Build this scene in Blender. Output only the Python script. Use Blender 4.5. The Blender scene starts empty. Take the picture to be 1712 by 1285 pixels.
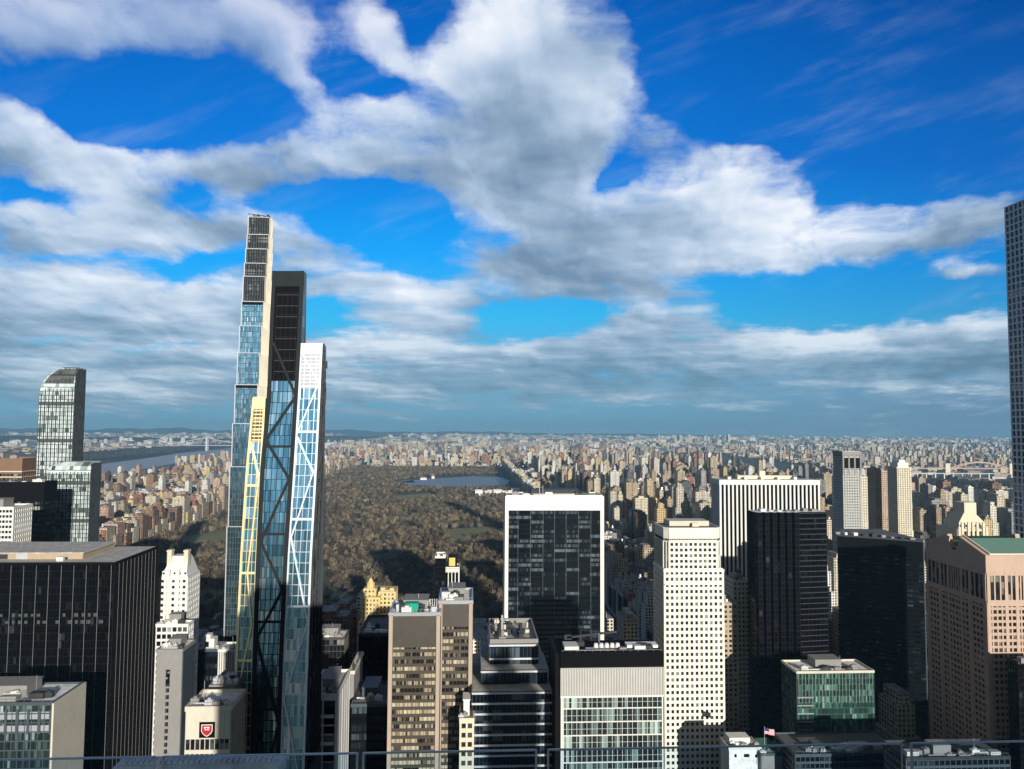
import bpy, math, random
import numpy as np
from mathutils import Vector, Matrix
R = math.radians
SC = bpy.context.scene
COL = SC.collection
# ------------------------------------------------------------------ camera
HEAD, PITCH, ROLL, F, EYE = R(3.25), R(3.27), 0.0065, 1250.0, 258.0
f0 = Vector((math.sin(HEAD), math.cos(HEAD), 0)); r0 = Vector((math.cos(HEAD), -math.sin(HEAD), 0)); UP = Vector((0, 0, 1))
fw = f0 * math.cos(PITCH) + UP * math.sin(PITCH)
u1 = UP * math.cos(PITCH) - f0 * math.sin(PITCH)
rt = r0 * math.cos(ROLL) + u1 * math.sin(ROLL)
up = u1 * math.cos(ROLL) - r0 * math.sin(ROLL)
cam_d = bpy.data.cameras.new("camera"); cam = bpy.data.objects.new("camera", cam_d); COL.objects.link(cam)
cam_d.sensor_width = 36; cam_d.lens = F / 1712 * 36; cam_d.clip_start = 0.5; cam_d.clip_end = 80000
M3 = Matrix((rt, up, -fw)).transposed()
cam.matrix_world = Matrix.Translation((0, 0, EYE)) @ M3.to_4x4()
SC.camera = cam
def ray(px, py): return fw + rt * ((px - 856) / F) + up * ((642.5 - py) / F)
def at(px, py, Y, k=0.0):
    """point seen at a photo pixel on the plane y = Y + k*z (grid depth)"""
    d = ray(px, py); t = (Y + k * EYE) / (d.y - k * d.z)
    return Vector((d.x * t, d.y * t, EYE + d.z * t))
def gnd(px, py, z=0.0):
    d = ray(px, py); t = (z - EYE) / d.z
    return Vector((d.x * t, d.y * t, z))
SC.view_settings.view_transform = 'Standard'; SC.view_settings.look = 'None'
SC.view_settings.exposure = 0.15; SC.view_settings.gamma = 1.0
SC.render.engine = 'CYCLES'
SC.cycles.max_bounces = 4; SC.cycles.diffuse_bounces = 2; SC.cycles.glossy_bounces = 3; SC.cycles.transmission_bounces = 4
SC.cycles.transparent_max_bounces = 12; SC.cycles.volume_bounces = 0; SC.cycles.caustics_reflective = False; SC.cycles.caustics_refractive = False
# ------------------------------------------------------------------ node helper
class G:
    def __init__(s, nt): s.nt = nt
    def n(s, t, **kw):
        x = s.nt.nodes.new(t)
        for k, v in kw.items(): setattr(x, k, v)
        return x
    def put(s, sock, v):
        if isinstance(v, bpy.types.NodeSocket): s.nt.links.new(v, sock)
        elif v is not None:
            if isinstance(v, (tuple, list)) and sock.type == 'RGBA' and len(v) == 3: v = (*v, 1)
            sock.default_value = v
    def m(s, op, a, b=None, c=None, clamp=False):
        x = s.n('ShaderNodeMath', operation=op); x.use_clamp = clamp
        for i, v in enumerate((a, b, c)): s.put(x.inputs[i], v)
        return x.outputs[0]
    def v(s, op, a, b=None):
        x = s.n('ShaderNodeVectorMath', operation=op)
        s.put(x.inputs[0], a); s.put(x.inputs[1], b)
        return x.outputs['Value'] if op in ('DOT_PRODUCT', 'LENGTH') else x.outputs[0]
    def xyz(s, a, b, c=0.0):
        x = s.n('ShaderNodeCombineXYZ')
        for i, v in enumerate((a, b, c)): s.put(x.inputs[i], v)
        return x.outputs[0]
    def sep(s, a):
        x = s.n('ShaderNodeSeparateXYZ'); s.put(x.inputs[0], a); return x.outputs
    def noise(s, vec, scale, detail=2.0, rough=0.5, dim='3D'):
        x = s.n('ShaderNodeTexNoise', noise_dimensions=dim); s.put(x.inputs['Vector'], vec)
        x.inputs['Scale'].default_value = scale; x.inputs['Detail'].default_value = detail; x.inputs['Roughness'].default_value = rough
        return x.outputs
    def mix(s, f, a, b, mode='MIX'):
        x = s.n('ShaderNodeMix', data_type='RGBA', blend_type=mode)
        s.put(x.inputs[0], f); s.put(x.inputs[6], a); s.put(x.inputs[7], b); return x.outputs[2]
    def mr(s, v, a, b, c=0.0, d=1.0, smooth=True):
        x = s.n('ShaderNodeMapRange', interpolation_type='SMOOTHSTEP' if smooth else 'LINEAR')
        for i, q in enumerate((v, a, b, c, d)): s.put(x.inputs[i], q)
        return x.outputs[0]
    def ramp(s, v, stops):
        x = s.n('ShaderNodeValToRGB'); s.put(x.inputs[0], v); e = x.color_ramp.elements
        while len(e) < len(stops): e.new(0.5)
        for i, (p, c) in enumerate(stops): e[i].position = p; e[i].color = (*c, 1)
        return x.outputs[0]
# ------------------------------------------------------------------ sun and sky
SUN_DRIFT = 0.26; SUN_EL = R(12.0)      # the sun stands low, a little east of straight down the avenues
sun_d = bpy.data.lights.new("sun", 'SUN'); sun = bpy.data.objects.new("sun", sun_d); COL.objects.link(sun)
sun_d.energy = 5.0; sun_d.angle = R(0.5); sun_d.color = (1.0, 0.94, 0.85)
saz = math.atan2(SUN_DRIFT, -1.0)       # towards the sun, measured from +Y clockwise
to_sun = Vector((math.sin(saz) * math.cos(SUN_EL), math.cos(saz) * math.cos(SUN_EL), math.sin(SUN_EL)))
sun.rotation_euler = (-to_sun).to_track_quat('-Z', 'Y').to_euler()
sun.location = to_sun * 900
W = bpy.data.worlds.new("World"); SC.world = W; W.use_nodes = True
def build_world():
    nt = W.node_tree; nt.nodes.clear(); g = G(nt)
    sky = g.n('ShaderNodeTexSky', sky_type='NISHITA'); sky.sun_disc = False
    sky.sun_elevation = SUN_EL; sky.sun_rotation = saz; sky.altitude = 250; sky.air_density = 1.0; sky.dust_density = 0.3; sky.ozone_density = 3.0
    d = g.v('NORMALIZE', g.n('ShaderNodeTexCoord').outputs['Generated'])
    dz = g.sep(d)[2]
    ff = g.m('MAXIMUM', g.m('ABSOLUTE', g.v('DOT_PRODUCT', d, tuple(f0))), 0.08)
    U = g.m('DIVIDE', g.v('DOT_PRODUCT', d, tuple(r0)), ff); V = g.m('DIVIDE', dz, ff)
    def uv(px, py):
        q = ray(px, py); return q.dot(r0) / q.dot(f0), q.z / q.dot(f0)
    P = g.xyz(U, V, 0.0)
    w1 = g.noise(P, 2.6, 4, 0.55)[1]; w2 = g.noise(P, 11.0, 4, 0.6)[1]
    s1 = g.sep(w1); s2 = g.sep(w2)
    def warp(base, a, b): 
        return g.m('ADD', base, g.m('ADD', g.m('MULTIPLY', g.m('SUBTRACT', a, 0.5), 0.20), g.m('MULTIPLY', g.m('SUBTRACT', b, 0.5), 0.06)))
    Uw = warp(U, s1[0], s2[0]); Vw = g.m('ADD', V, g.m('MULTIPLY', g.m('SUBTRACT', warp(V, s1[1], s2[1]), V), 0.6))
    # cloud banks: direction (given through the photo's pixel), half-sizes, tilt in degrees, weight
    banks = [(60,60,200,80,0,.9),(250,60,170,80,5,.8),(430,70,120,60,38,.9),(500,140,60,25,40,.6),
      (630,60,40,105,-38,.9),(880,60,165,130,0,1.3),(930,190,170,110,0,1.3),(720,190,220,60,-6,1.0),(560,240,120,55,0,.8),(1130,230,110,45,10,.7),(840,290,130,60,0,1.0),
      (20,205,90,50,20,.9),(130,265,170,50,12,1.0),(380,285,240,42,3,1.0),(640,278,180,36,-6,.9),(200,330,120,30,0,.7),
      (60,370,150,60,0,.95),(240,380,180,50,0,.9),(470,400,130,40,22,1.0),(380,350,60,30,0,.8),
      (120,480,260,50,0,1.1),(330,470,160,70,0,1.0),(100,540,300,40,0,.9),(650,490,160,36,3,1.0),(720,538,75,20,0,.8),
      (1000,360,230,42,-8,1.1),(1100,400,330,65,-2,1.3),(900,430,190,45,5,1.0),(1290,330,140,60,-10,.9),(1330,270,70,22,0,.6),(1220,265,90,22,-12,.5),(790,360,60,40,-20,.7),
      (1440,400,200,34,-6,1.0),(1580,360,150,34,-18,1.0),(1620,466,95,15,0,.9),(1400,530,50,9,0,.5),(1640,508,60,10,0,.5),(930,485,110,14,-4,.6),
      (1110,490,150,50,0,.8),(1060,530,90,40,0,.9),(1240,470,60,22,0,.4),
      (1000,600,320,40,0,.7),(1400,580,330,26,0,.8),(1650,590,170,30,0,.8),(1560,550,130,24,0,.7),(620,590,200,20,0,.6),(300,590,200,22,0,.7),(200,640,500,40,0,.7)]
    holes = [(60,160,110,26,10,.5),(520,345,60,14,0,.6),(1180,450,60,14,0,.4),(700,440,60,20,0,.5),(1500,610,110,9,0,.5),(420,610,160,8,0,.5),(240,575,230,12,0,.9),(1050,560,160,10,0,.5),(150,425,120,12,-4,.6),(480,460,110,12,4,.5),(860,455,60,10,0,.4),(330,185,230,75,6,1.5),(150,170,120,30,20,.6),(345,335,60,22,8,1.0),(60,318,90,16,8,.8),(340,430,130,22,-8,1.0),(560,515,90,26,0,.7),(920,530,140,26,-8,.9),(1340,490,190,44,0,.9),(1050,300,40,18,-40,.8),(1230,230,120,22,-10,.5),(640,150,70,18,0,.5),(640,150,120,30,25,.8),(700,40,45,60,0,.9),(1350,110,260,180,0,1.5),(600,350,170,45,5,1.1),(700,390,110,50,0,1.0),(370,320,70,22,10,.6),(420,430,90,16,0,.5),(310,430,110,18,0,.45),(540,540,90,18,0,.5),(250,572,110,13,0,.6),
      (900,525,120,34,-6,.9),(1330,480,150,40,0,1.2),(1500,490,130,34,0,.8),(1560,230,220,90,0,1.0),(1200,585,55,14,0,.7),(1025,300,30,12,-45,.9),(1150,335,50,10,0,.0),(70,325,110,14,8,.5)]
    acc = None; lit = None; neg = None; XY = g.xyz(Uw, Vw)
    for (px, py, rx, ry, rot, wt), sg in [(b, 1) for b in banks] + [(b, -1) for b in holes]:
        if wt == 0: continue
        cu, cv = uv(px, py); c, s_ = math.cos(R(-rot)), math.sin(R(-rot))
        mp = g.n('ShaderNodeVectorMath', operation='SUBTRACT'); g.put(mp.inputs[0], XY)
        mp.inputs[1].default_value = (cu, cv, 0)
        a = g.v('DOT_PRODUCT', mp.outputs[0], (c / rx * F, s_ / rx * F, 0)); b = g.v('DOT_PRODUCT', mp.outputs[0], (-s_ / ry * F, c / ry * F, 0))
        r2 = g.m('ADD', g.m('MULTIPLY', a, a), g.m('MULTIPLY', b, b))
        w = g.m('MULTIPLY', g.m('EXPONENT', g.m('MULTIPLY', r2, -0.9)), wt * sg)
        if sg > 0: acc = w if acc is None else g.m('ADD', acc, w)
        else: neg = w if neg is None else g.m('ADD', neg, w)
        if sg > 0:
            l = g.m('MULTIPLY', w, b); lit = l if lit is None else g.m('ADD', lit, l)
    # detail follows a cloud layer seen in perspective: lumps overhead, thin flat streaks towards the horizon
    iv = g.m('DIVIDE', 1.0, g.m('ADD', V, 0.16)); Q = g.xyz(g.m('MULTIPLY', Uw, g.m('POWER', iv, 0.75)), g.m('MULTIPLY', iv, 0.62), 0.0)
    n1 = g.noise(Q, 2.8, 8, 0.55)[0]; n5 = g.noise(Q, 13.0, 6, 0.6)[0]
    st = g.noise(g.v('MULTIPLY', P, (3.4, 26.0, 1)), 1.0, 6, 0.62)[0]
    st2 = g.noise(g.v('MULTIPLY', P, (11.0, 90.0, 1)), 1.0, 4, 0.62)[0]
    low = g.mr(V, 0.19, 0.08)
    sm = g.m('SUBTRACT', g.m('ADD', g.m('MULTIPLY', st, .62), g.m('MULTIPLY', st2, .38)), 0.49)
    det = g.m('ADD', g.m('ADD', g.m('MULTIPLY', g.m('SUBTRACT', n1, 0.5), 2.3), g.m('MULTIPLY', g.m('SUBTRACT', n5, 0.5), 0.85)), g.m('MULTIPLY', g.m('MULTIPLY', sm, 3.4), g.m('ADD', g.m('MULTIPLY', low, .85), .15)))
    strat = g.m('MULTIPLY', g.mr(V, 0.165, 0.11), g.mr(V, 0.012, 0.05))
    dens = g.m('ADD', g.m('ADD', g.m('ADD', g.m('MINIMUM', acc, 1.15), g.m('MULTIPLY', g.m('MAXIMUM', neg, -1.6), 0.85)), det), g.m('MULTIPLY', strat, 0.62))
    alpha = g.mr(dens, 0.16, 1.0)
    alpha = g.m('MULTIPLY', alpha, g.m('SUBTRACT', 1.0, g.m('MULTIPLY', g.m('MULTIPLY', g.mr(V, 0.38, 0.5), g.mr(U, -0.1, -0.3)), 0.35)))
    thin = g.m('MULTIPLY', g.mr(g.noise(g.v('MULTIPLY', g.v('ADD', P, g.xyz(0.0, g.m('MULTIPLY', U, -0.35))), (1.6, 6.5, 1)), 3.0, 6, 0.6)[0], 0.46, 0.80), 0.15)
    alpha = g.m('MAXIMUM', alpha, thin)
    # clear sky: deep blue overhead, paler and greener low down
    hs = g.n('ShaderNodeHueSaturation'); g.put(hs.inputs['Color'], sky.outputs[0]); hs.inputs['Saturation'].default_value = 1.35
    clear = g.ramp(g.mr(V, 0.0, 0.6, smooth=False), [(0.0, (0.08, 0.30, 0.47)), (0.10, (0.13, 0.38, 0.60)), (0.24, (0.03, 0.46, 0.84)), (0.38, (0.004, 0.36, 0.93)), (0.60, (0.002, 0.19, 0.70)), (1.0, (0.0, 0.10, 0.46))])
    clear = g.mix(g.mr(U, -0.1, 0.75), clear, g.mix(1.0, clear, (0.9, 0.66, 0.72), 'MULTIPLY'))
    # cloud colour: sunlit rims and tops, greyer undersides
    t0 = g.m('DIVIDE', lit, g.m('MAXIMUM', acc, 0.35))
    Q2 = g.v('ADD', Q, (0.03, -0.05, 0)); n3 = g.noise(Q2, 2.6, 3, 0.45)[0]; n6 = g.noise(g.v('ADD', Q, (0.012, -0.02, 0)), 13.0, 4, 0.55)[0]
    n4 = g.noise(g.v('ADD', P, (3.0, 1.0, 0)), 3.4, 3, 0.5)[0]
    t = g.m('ADD', g.m('MULTIPLY', t0, 0.42), g.m('ADD', g.m('MULTIPLY', g.m('SUBTRACT', g.noise(Q, 2.6, 3, 0.45)[0], n3), 1.9), g.m('MULTIPLY', g.m('SUBTRACT', n5, n6), 0.32)))
    t = g.m('ADD', g.m('ADD', t, 0.50), g.m('MULTIPLY', g.m('SUBTRACT', n4, 0.5), 1.7))
    t = g.m('ADD', t, g.m('MULTIPLY', sm, g.m('MULTIPLY', low, 1.6)))
    cc = g.ramp(t, [(0.0, (0.17, 0.26, 0.38)), (0.25, (0.28, 0.38, 0.51)), (0.5, (0.46, 0.57, 0.72)), (0.72, (0.66, 0.74, 0.86)), (0.95, (0.88, 0.91, 0.96))])
    lowc = g.ramp(t, [(0.0, (0.10, 0.20, 0.31)), (0.3, (0.15, 0.28, 0.42)), (0.55, (0.23, 0.36, 0.51)), (1.0, (0.56, 0.67, 0.79))])
    cc = g.mix(g.mr(V, 0.20, 0.055), cc, lowc)
    col = g.mix(alpha, clear, cc)
    # the physical sky (Nishita) lends its own brightness falloff round the dome
    nis = g.mix(0.08, col, g.mix(1.0, hs.outputs[0], (0.1, 0.1, 0.1), 'MULTIPLY'))
    # outside the quarter of sky seen here grey cover is added to cut blue fill, and a bright gap low in the south round the sun to feed reflections
    fwd = g.v('DOT_PRODUCT', d, tuple(f0)); away = g.m('MAXIMUM', g.mr(fwd, 0.55, 0.25), g.mr(dz, 0.55, 0.75))
    nis = g.mix(away, nis, g.mix(g.mr(n4, 0.35, 0.65), (0.045, 0.048, 0.054, 1), (0.10, 0.105, 0.115, 1)))
    gap = g.m('MULTIPLY', g.mr(fwd, -0.80, -0.93), g.mr(dz, 0.62, 0.35))
    nis = g.mix(gap, nis, g.mix(g.mr(n1, 0.42, 0.60), (0.16, 0.38, 0.62, 1), (0.80, 0.86, 0.92, 1)))
    nis = g.mix(g.mr(dz, -0.012, -0.06), nis, (0.02, 0.025, 0.03, 1))
    bg = g.n('ShaderNodeBackground'); g.put(bg.inputs[0], nis); bg.inputs[1].default_value = 1.0
    g.nt.links.new(bg.outputs[0], g.n('ShaderNodeOutputWorld').inputs[0])
    W.cycles.sampling_method = 'MANUAL'; W.cycles.sample_map_resolution = 512
build_world()
# ------------------------------------------------------------------ mesh helpers
class MB:
    """collects faces with UVs; build() links them as ONE mesh object"""
    def __init__(s): s.v = []; s.f = []; s.uv = []; s.mi = []; s.col = []
    def quad(s, a, b, c, d, uv=None, mi=0, col=(1, 1, 1)):
        i = len(s.v); s.v += [tuple(a), tuple(b), tuple(c), tuple(d)]; s.f.append((i, i+1, i+2, i+3))
        s.uv += list(uv) if uv else [(0, 0), (1, 0), (1, 1), (0, 1)]; s.mi.append(mi); s.col.append(col)
    def tri(s, a, b, c, mi=0, col=(1, 1, 1)):
        i = len(s.v); s.v += [tuple(a), tuple(b), tuple(c)]; s.f.append((i, i+1, i+2)); s.uv += [(0, 0), (1, 0), (0.5, 1)]; s.mi.append(mi); s.col.append(col)
    def prism(s, poly, z0, z1, bay=1.0, flr=1.0, mi=0, top=0, bottom=False, col=(1, 1, 1), ztop=None):
        """poly counter-clockwise from above; top = material index of the lid (None: open)"""
        n = len(poly); u = 0.0; zt = ztop or [z1] * n
        for i in range(n):
            a, b = poly[i], poly[(i+1) % n]; za, zb = zt[i], zt[(i+1) % n]; L = math.hypot(b[0]-a[0], b[1]-a[1])
            nb = max(1, round(L / bay)) if bay > 1.01 else L / bay
            s.quad((*a, z0), (*b, z0), (*b, zb), (*a, za), [(u, z0/flr), (u+nb, z0/flr), (u+nb, zb/flr), (u, za/flr)], mi, col); u += math.ceil(nb) + 3
        if top is not None:
            i0 = len(s.v); s.v += [(*p, zt[k]) for k, p in enumerate(poly)]; s.f.append(tuple(range(i0, i0+n))); s.uv += [(p[0], p[1]) for p in poly]; s.mi.append(top); s.col.append(col)
        if bottom:
            i0 = len(s.v); s.v += [(*p, z0) for p in reversed(poly)]; s.f.append(tuple(range(i0, i0+n))); s.uv += [(p[0], p[1]) for p in poly]; s.mi.append(mi); s.col.append(col)
    def box(s, x0, x1, y0, y1, z0, z1, bay=1.0, flr=1.0, mi=0, top=0, bottom=False, col=(1, 1, 1)):
        s.prism([(x0, y0), (x1, y0), (x1, y1), (x0, y1)], z0, z1, bay, flr, mi, top, bottom, col)
    def bar(s, p, q, w, d, n, mi=0):
        """box from p to q, w wide, standing d proud along n"""
        p, q, n = Vector(p), Vector(q), Vector(n).normalized(); e = (q - p); L = e.length
        if L < 1e-6: return
        sd = e.cross(n).normalized() * (w / 2); nn = n * d
        a, b, c, dd = p - sd, p + sd, q + sd, q - sd
        A, B, C_, D = a + nn, b + nn, c + nn, dd + nn
        s.quad(A, B, C_, D, [(0, 0), (w, 0), (w, L), (0, L)], mi)
        s.quad(b, c, C_, B, None, mi); s.quad(dd, a, A, D, None, mi); s.quad(a, b, B, A, None, mi); s.quad(c, dd, D, C_, None, mi)
    def lattice(s, A, B, C_, D, n, m, pw, sh, dp, dps=None, skip_v=(), edge=None, rows=None, cols=None):
        """bars over the face A(bottom left) B C D(top left): n bays, m floors"""
        A, B, C_, D = map(Vector, (A, B, C_, D)); nn = (B - A).cross(D - A).normalized()
        P = lambda u, v: (A.lerp(B, u)).lerp(D.lerp(C_, u), v)
        dps = dp - 0.06 if dps is None else dps
        if sh > 0:
            for j in (rows if rows is not None else range(m + 1)): s.bar(P(0, j/m), P(1, j/m), sh, dps, nn)
        if pw > 0:
            for i in (cols if cols is not None else range(n + 1)):
                w = edge if (edge and i in (0, n)) else pw
                s.bar(P(i/n, 0), P(i/n, 1), w, dp, nn)
    def cyl(s, c, r, z0, z1, n=10, r1=None, mi=0, cap=True):
        r1 = r if r1 is None else r1
        a = [(c[0]+r*math.cos(2*math.pi*i/n), c[1]+r*math.sin(2*math.pi*i/n), z0) for i in range(n)]
        b = [(c[0]+r1*math.cos(2*math.pi*i/n), c[1]+r1*math.sin(2*math.pi*i/n), z1) for i in range(n)]
        for i in range(n): j = (i+1) % n; s.quad(a[i], a[j], b[j], b[i], None, mi)
        if cap and r1 > 0.01: i0 = len(s.v); s.v += b; s.f.append(tuple(range(i0, i0+n))); s.uv += [(0, 0)] * n; s.mi.append(mi); s.col.append((1, 1, 1))
    def build(s, name, mat, parent=None, col=False):
        me = bpy.data.meshes.new(name); off = Vector(parent.location) if parent is not None and parent.parent is None else (WLOC.get(parent.name, Vector()) if parent else Vector())
        me.from_pydata(s.v, [], s.f)
        if off.length > 0: me.transform(Matrix.Translation(-off))
        uvl = me.uv_layers.new(name="UVMap"); uvl.data.foreach_set("uv", np.array(s.uv, dtype=np.float32).ravel())
        mats = mat if isinstance(mat, (list, tuple)) else [mat]
        for q in mats: me.materials.append(q)
        if len(mats) > 1: me.polygons.foreach_set("material_index", np.array(s.mi, dtype=np.int32))
        if col:
            at_ = me.attributes.new("tint", 'FLOAT_COLOR', 'FACE'); at_.data.foreach_set("color", np.array([(*c, 1) for c in s.col], dtype=np.float32).ravel())
        me.update()
        o = bpy.data.objects.new(name, me); COL.objects.link(o)
        if parent is not None: o.parent = parent; WLOC[o.name] = off
        return o
WLOC = {}
THINGS = []
def thing(name, label, cat, loc=(0, 0, 0), group=None):
    o = bpy.data.objects.new(name, None); COL.objects.link(o); o.empty_display_size = 1; o.location = loc
    o["label"] = label; o["category"] = cat
    if group: o["group"] = group
    return o
def tag(o, label, cat, group=None):
    o["label"] = label; o["category"] = cat
    if group: o["group"] = group
    return o
def kind(o, k): o["kind"] = k; return o
# ------------------------------------------------------------------ materials
def newmat(name):
    m = bpy.data.materials.new(name); m.use_nodes = True; nt = m.node_tree
    b = nt.nodes['Principled BSDF']; return m, G(nt), b
def mat_wall(name, c, var=0.18, rough=0.8, metal=0.0, streak=0.5, scale=0.08):
    m, g, b = newmat(name)
    co = g.n('ShaderNodeNewGeometry').outputs['Position']
    n = g.noise(g.v('MULTIPLY', co, (1, 1, 1 - streak * 0.85)), scale * 6, 4, 0.6)[0]
    n2 = g.noise(co, scale, 2, 0.5)[0]
    f = g.m('ADD', g.m('MULTIPLY', g.m('SUBTRACT', n, 0.5), 2 * var), g.m('MULTIPLY', g.m('SUBTRACT', n2, 0.5), 1.4 * var))
    g.put(b.inputs['Base Color'], g.mix(1.0, (*c, 1), g.xyz(*[g.m('ADD', 1.0, f)] * 3), 'MULTIPLY'))
    b.inputs['Roughness'].default_value = rough; b.inputs['Metallic'].default_value = metal
    if max(c) < .06: b.inputs['Specular IOR Level'].default_value = 0.10
    return m
def mat_glass(name, stops, rough=0.12, metal=0.0, tilt=0.03, floorw=0.35, spec=0.5, blind=None, fine=1.0):
    """curtain glass: every pane (one UV cell) has its own darkness and a slight tilt; blinds drawn in some"""
    m, g, b = newmat(name)
    uv = g.v('MULTIPLY', g.n('ShaderNodeUVMap').outputs[0], (fine, 1, 1))
    cell = g.v('FLOOR', uv)
    wn = g.n('ShaderNodeTexWhiteNoise', noise_dimensions='3D'); g.put(wn.inputs['Vector'], cell)
    s = g.sep(cell)
    wf = g.n('ShaderNodeTexWhiteNoise', noise_dimensions='2D'); g.put(wf.inputs['Vector'], g.xyz(g.m('FLOOR', g.m('MULTIPLY', s[0], 0.13)), s[1], 0))
    cl = g.noise(g.v('MULTIPLY', cell, (0.09, 0.11, 1)), 1.0, 2, 0.5)[0]
    t = g.m('ADD', g.m('MULTIPLY', wn.outputs[0], 1 - floorw), g.m('MULTIPLY', wf.outputs[0], floorw))
    t = g.m('ADD', t, g.m('MULTIPLY', g.m('SUBTRACT', cl, 0.5), 0.5))
    c = g.ramp(t, stops)
    if blind:
        fv = g.m('FRACT', g.sep(uv)[1]); drop = g.m('MULTIPLY', wn.outputs[0], 0.9)
        msk = g.m('MULTIPLY', g.m('GREATER_THAN', fv, g.m('SUBTRACT', 1.0, drop)), g.m('GREATER_THAN', t, blind[1]))
        c = g.mix(msk, c, (*blind[0], 1))
    g.put(b.inputs['Base Color'], c)
    b.inputs['Roughness'].default_value = rough; b.inputs['Metallic'].default_value = metal; b.inputs['Specular IOR Level'].default_value = spec
    if tilt:
        nrm = g.n('ShaderNodeNewGeometry').outputs['Normal']
        off = g.v('MULTIPLY', g.v('SUBTRACT', wn.outputs[1], (0.5, 0.5, 0.5)), (tilt, tilt, tilt))
        g.put(b.inputs['Normal'], g.v('NORMALIZE', g.v('ADD', nrm, off)))
    return m
def mat_city(name, haze=False):
    """masonry or concrete front with punched windows; wall colour from the face's own tint"""
    m, g, b = newmat(name)
    at_ = g.n('ShaderNodeAttribute', attribute_name='tint'); tint = at_.outputs['Color']
    geo = g.n('ShaderNodeNewGeometry'); co = geo.outputs['Position']; nz = g.sep(geo.outputs['Normal'])[2]
    uv = g.n('ShaderNodeUVMap').outputs[0]; s = g.sep(uv); fu, fv = g.m('FRACT', s[0]), g.m('FRACT', s[1])
    cell = g.v('FLOOR', uv); wn = g.n('ShaderNodeTexWhiteNoise', noise_dimensions='2D'); g.put(wn.inputs['Vector'], cell)
    inx = g.m('LESS_THAN', g.m('ABSOLUTE', g.m('SUBTRACT', fu, 0.5)), 0.31); iny = g.m('LESS_THAN', g.m('ABSOLUTE', g.m('SUBTRACT', fv, 0.5)), 0.33)
    win = g.m('MULTIPLY', g.m('MULTIPLY', inx, iny), g.m('LESS_THAN', nz, 0.5))
    glass = g.ramp(wn.outputs[0], [(0, (0.010, 0.013, 0.018)), (0.65, (0.03, 0.035, 0.045)), (0.85, (0.12, 0.12, 0.11)), (1, (0.35, 0.33, 0.28))])
    band = g.m('MULTIPLY', g.m('GREATER_THAN', fv, 0.93), 0.12)
    n = g.noise(g.v('MULTIPLY', co, (1, 1, 0.35)), 0.35, 3, 0.6)[0]; n2 = g.noise(co, 0.03, 2, 0.5)[0]
    f = g.m('ADD', g.m('ADD', 0.68, g.m('MULTIPLY', n, 0.36)), g.m('SUBTRACT', g.m('MULTIPLY', n2, 0.3), band))
    rec = g.m('MULTIPLY', g.m('LESS_THAN', g.m('FRACT', g.m('MULTIPLY', g.m('ADD', s[0], 1.0), 0.2)), 0.2), 0.30); f = g.m('SUBTRACT', f, rec)  # shade of recesses and light wells painted as darker wall bays
    wall = g.mix(1.0, tint, g.xyz(f, f, f), 'MULTIPLY')
    rn = g.noise(co, 0.22, 3, 0.6)[0]
    roofc = g.ramp(rn, [(0.3, (0.10, 0.10, 0.105)), (0.5, (0.24, 0.24, 0.235)), (0.7, (0.42, 0.41, 0.38))])
    c = g.mix(g.m('GREATER_THAN', nz, 0.5), g.mix(win, wall, glass), roofc)
    g.put(b.inputs['Base Color'], c)
    g.put(b.inputs['Roughness'], g.m('SUBTRACT', 0.85, g.m('MULTIPLY', win, 0.7)))
    return m
K = (0.004, 0.005, 0.007)
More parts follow.
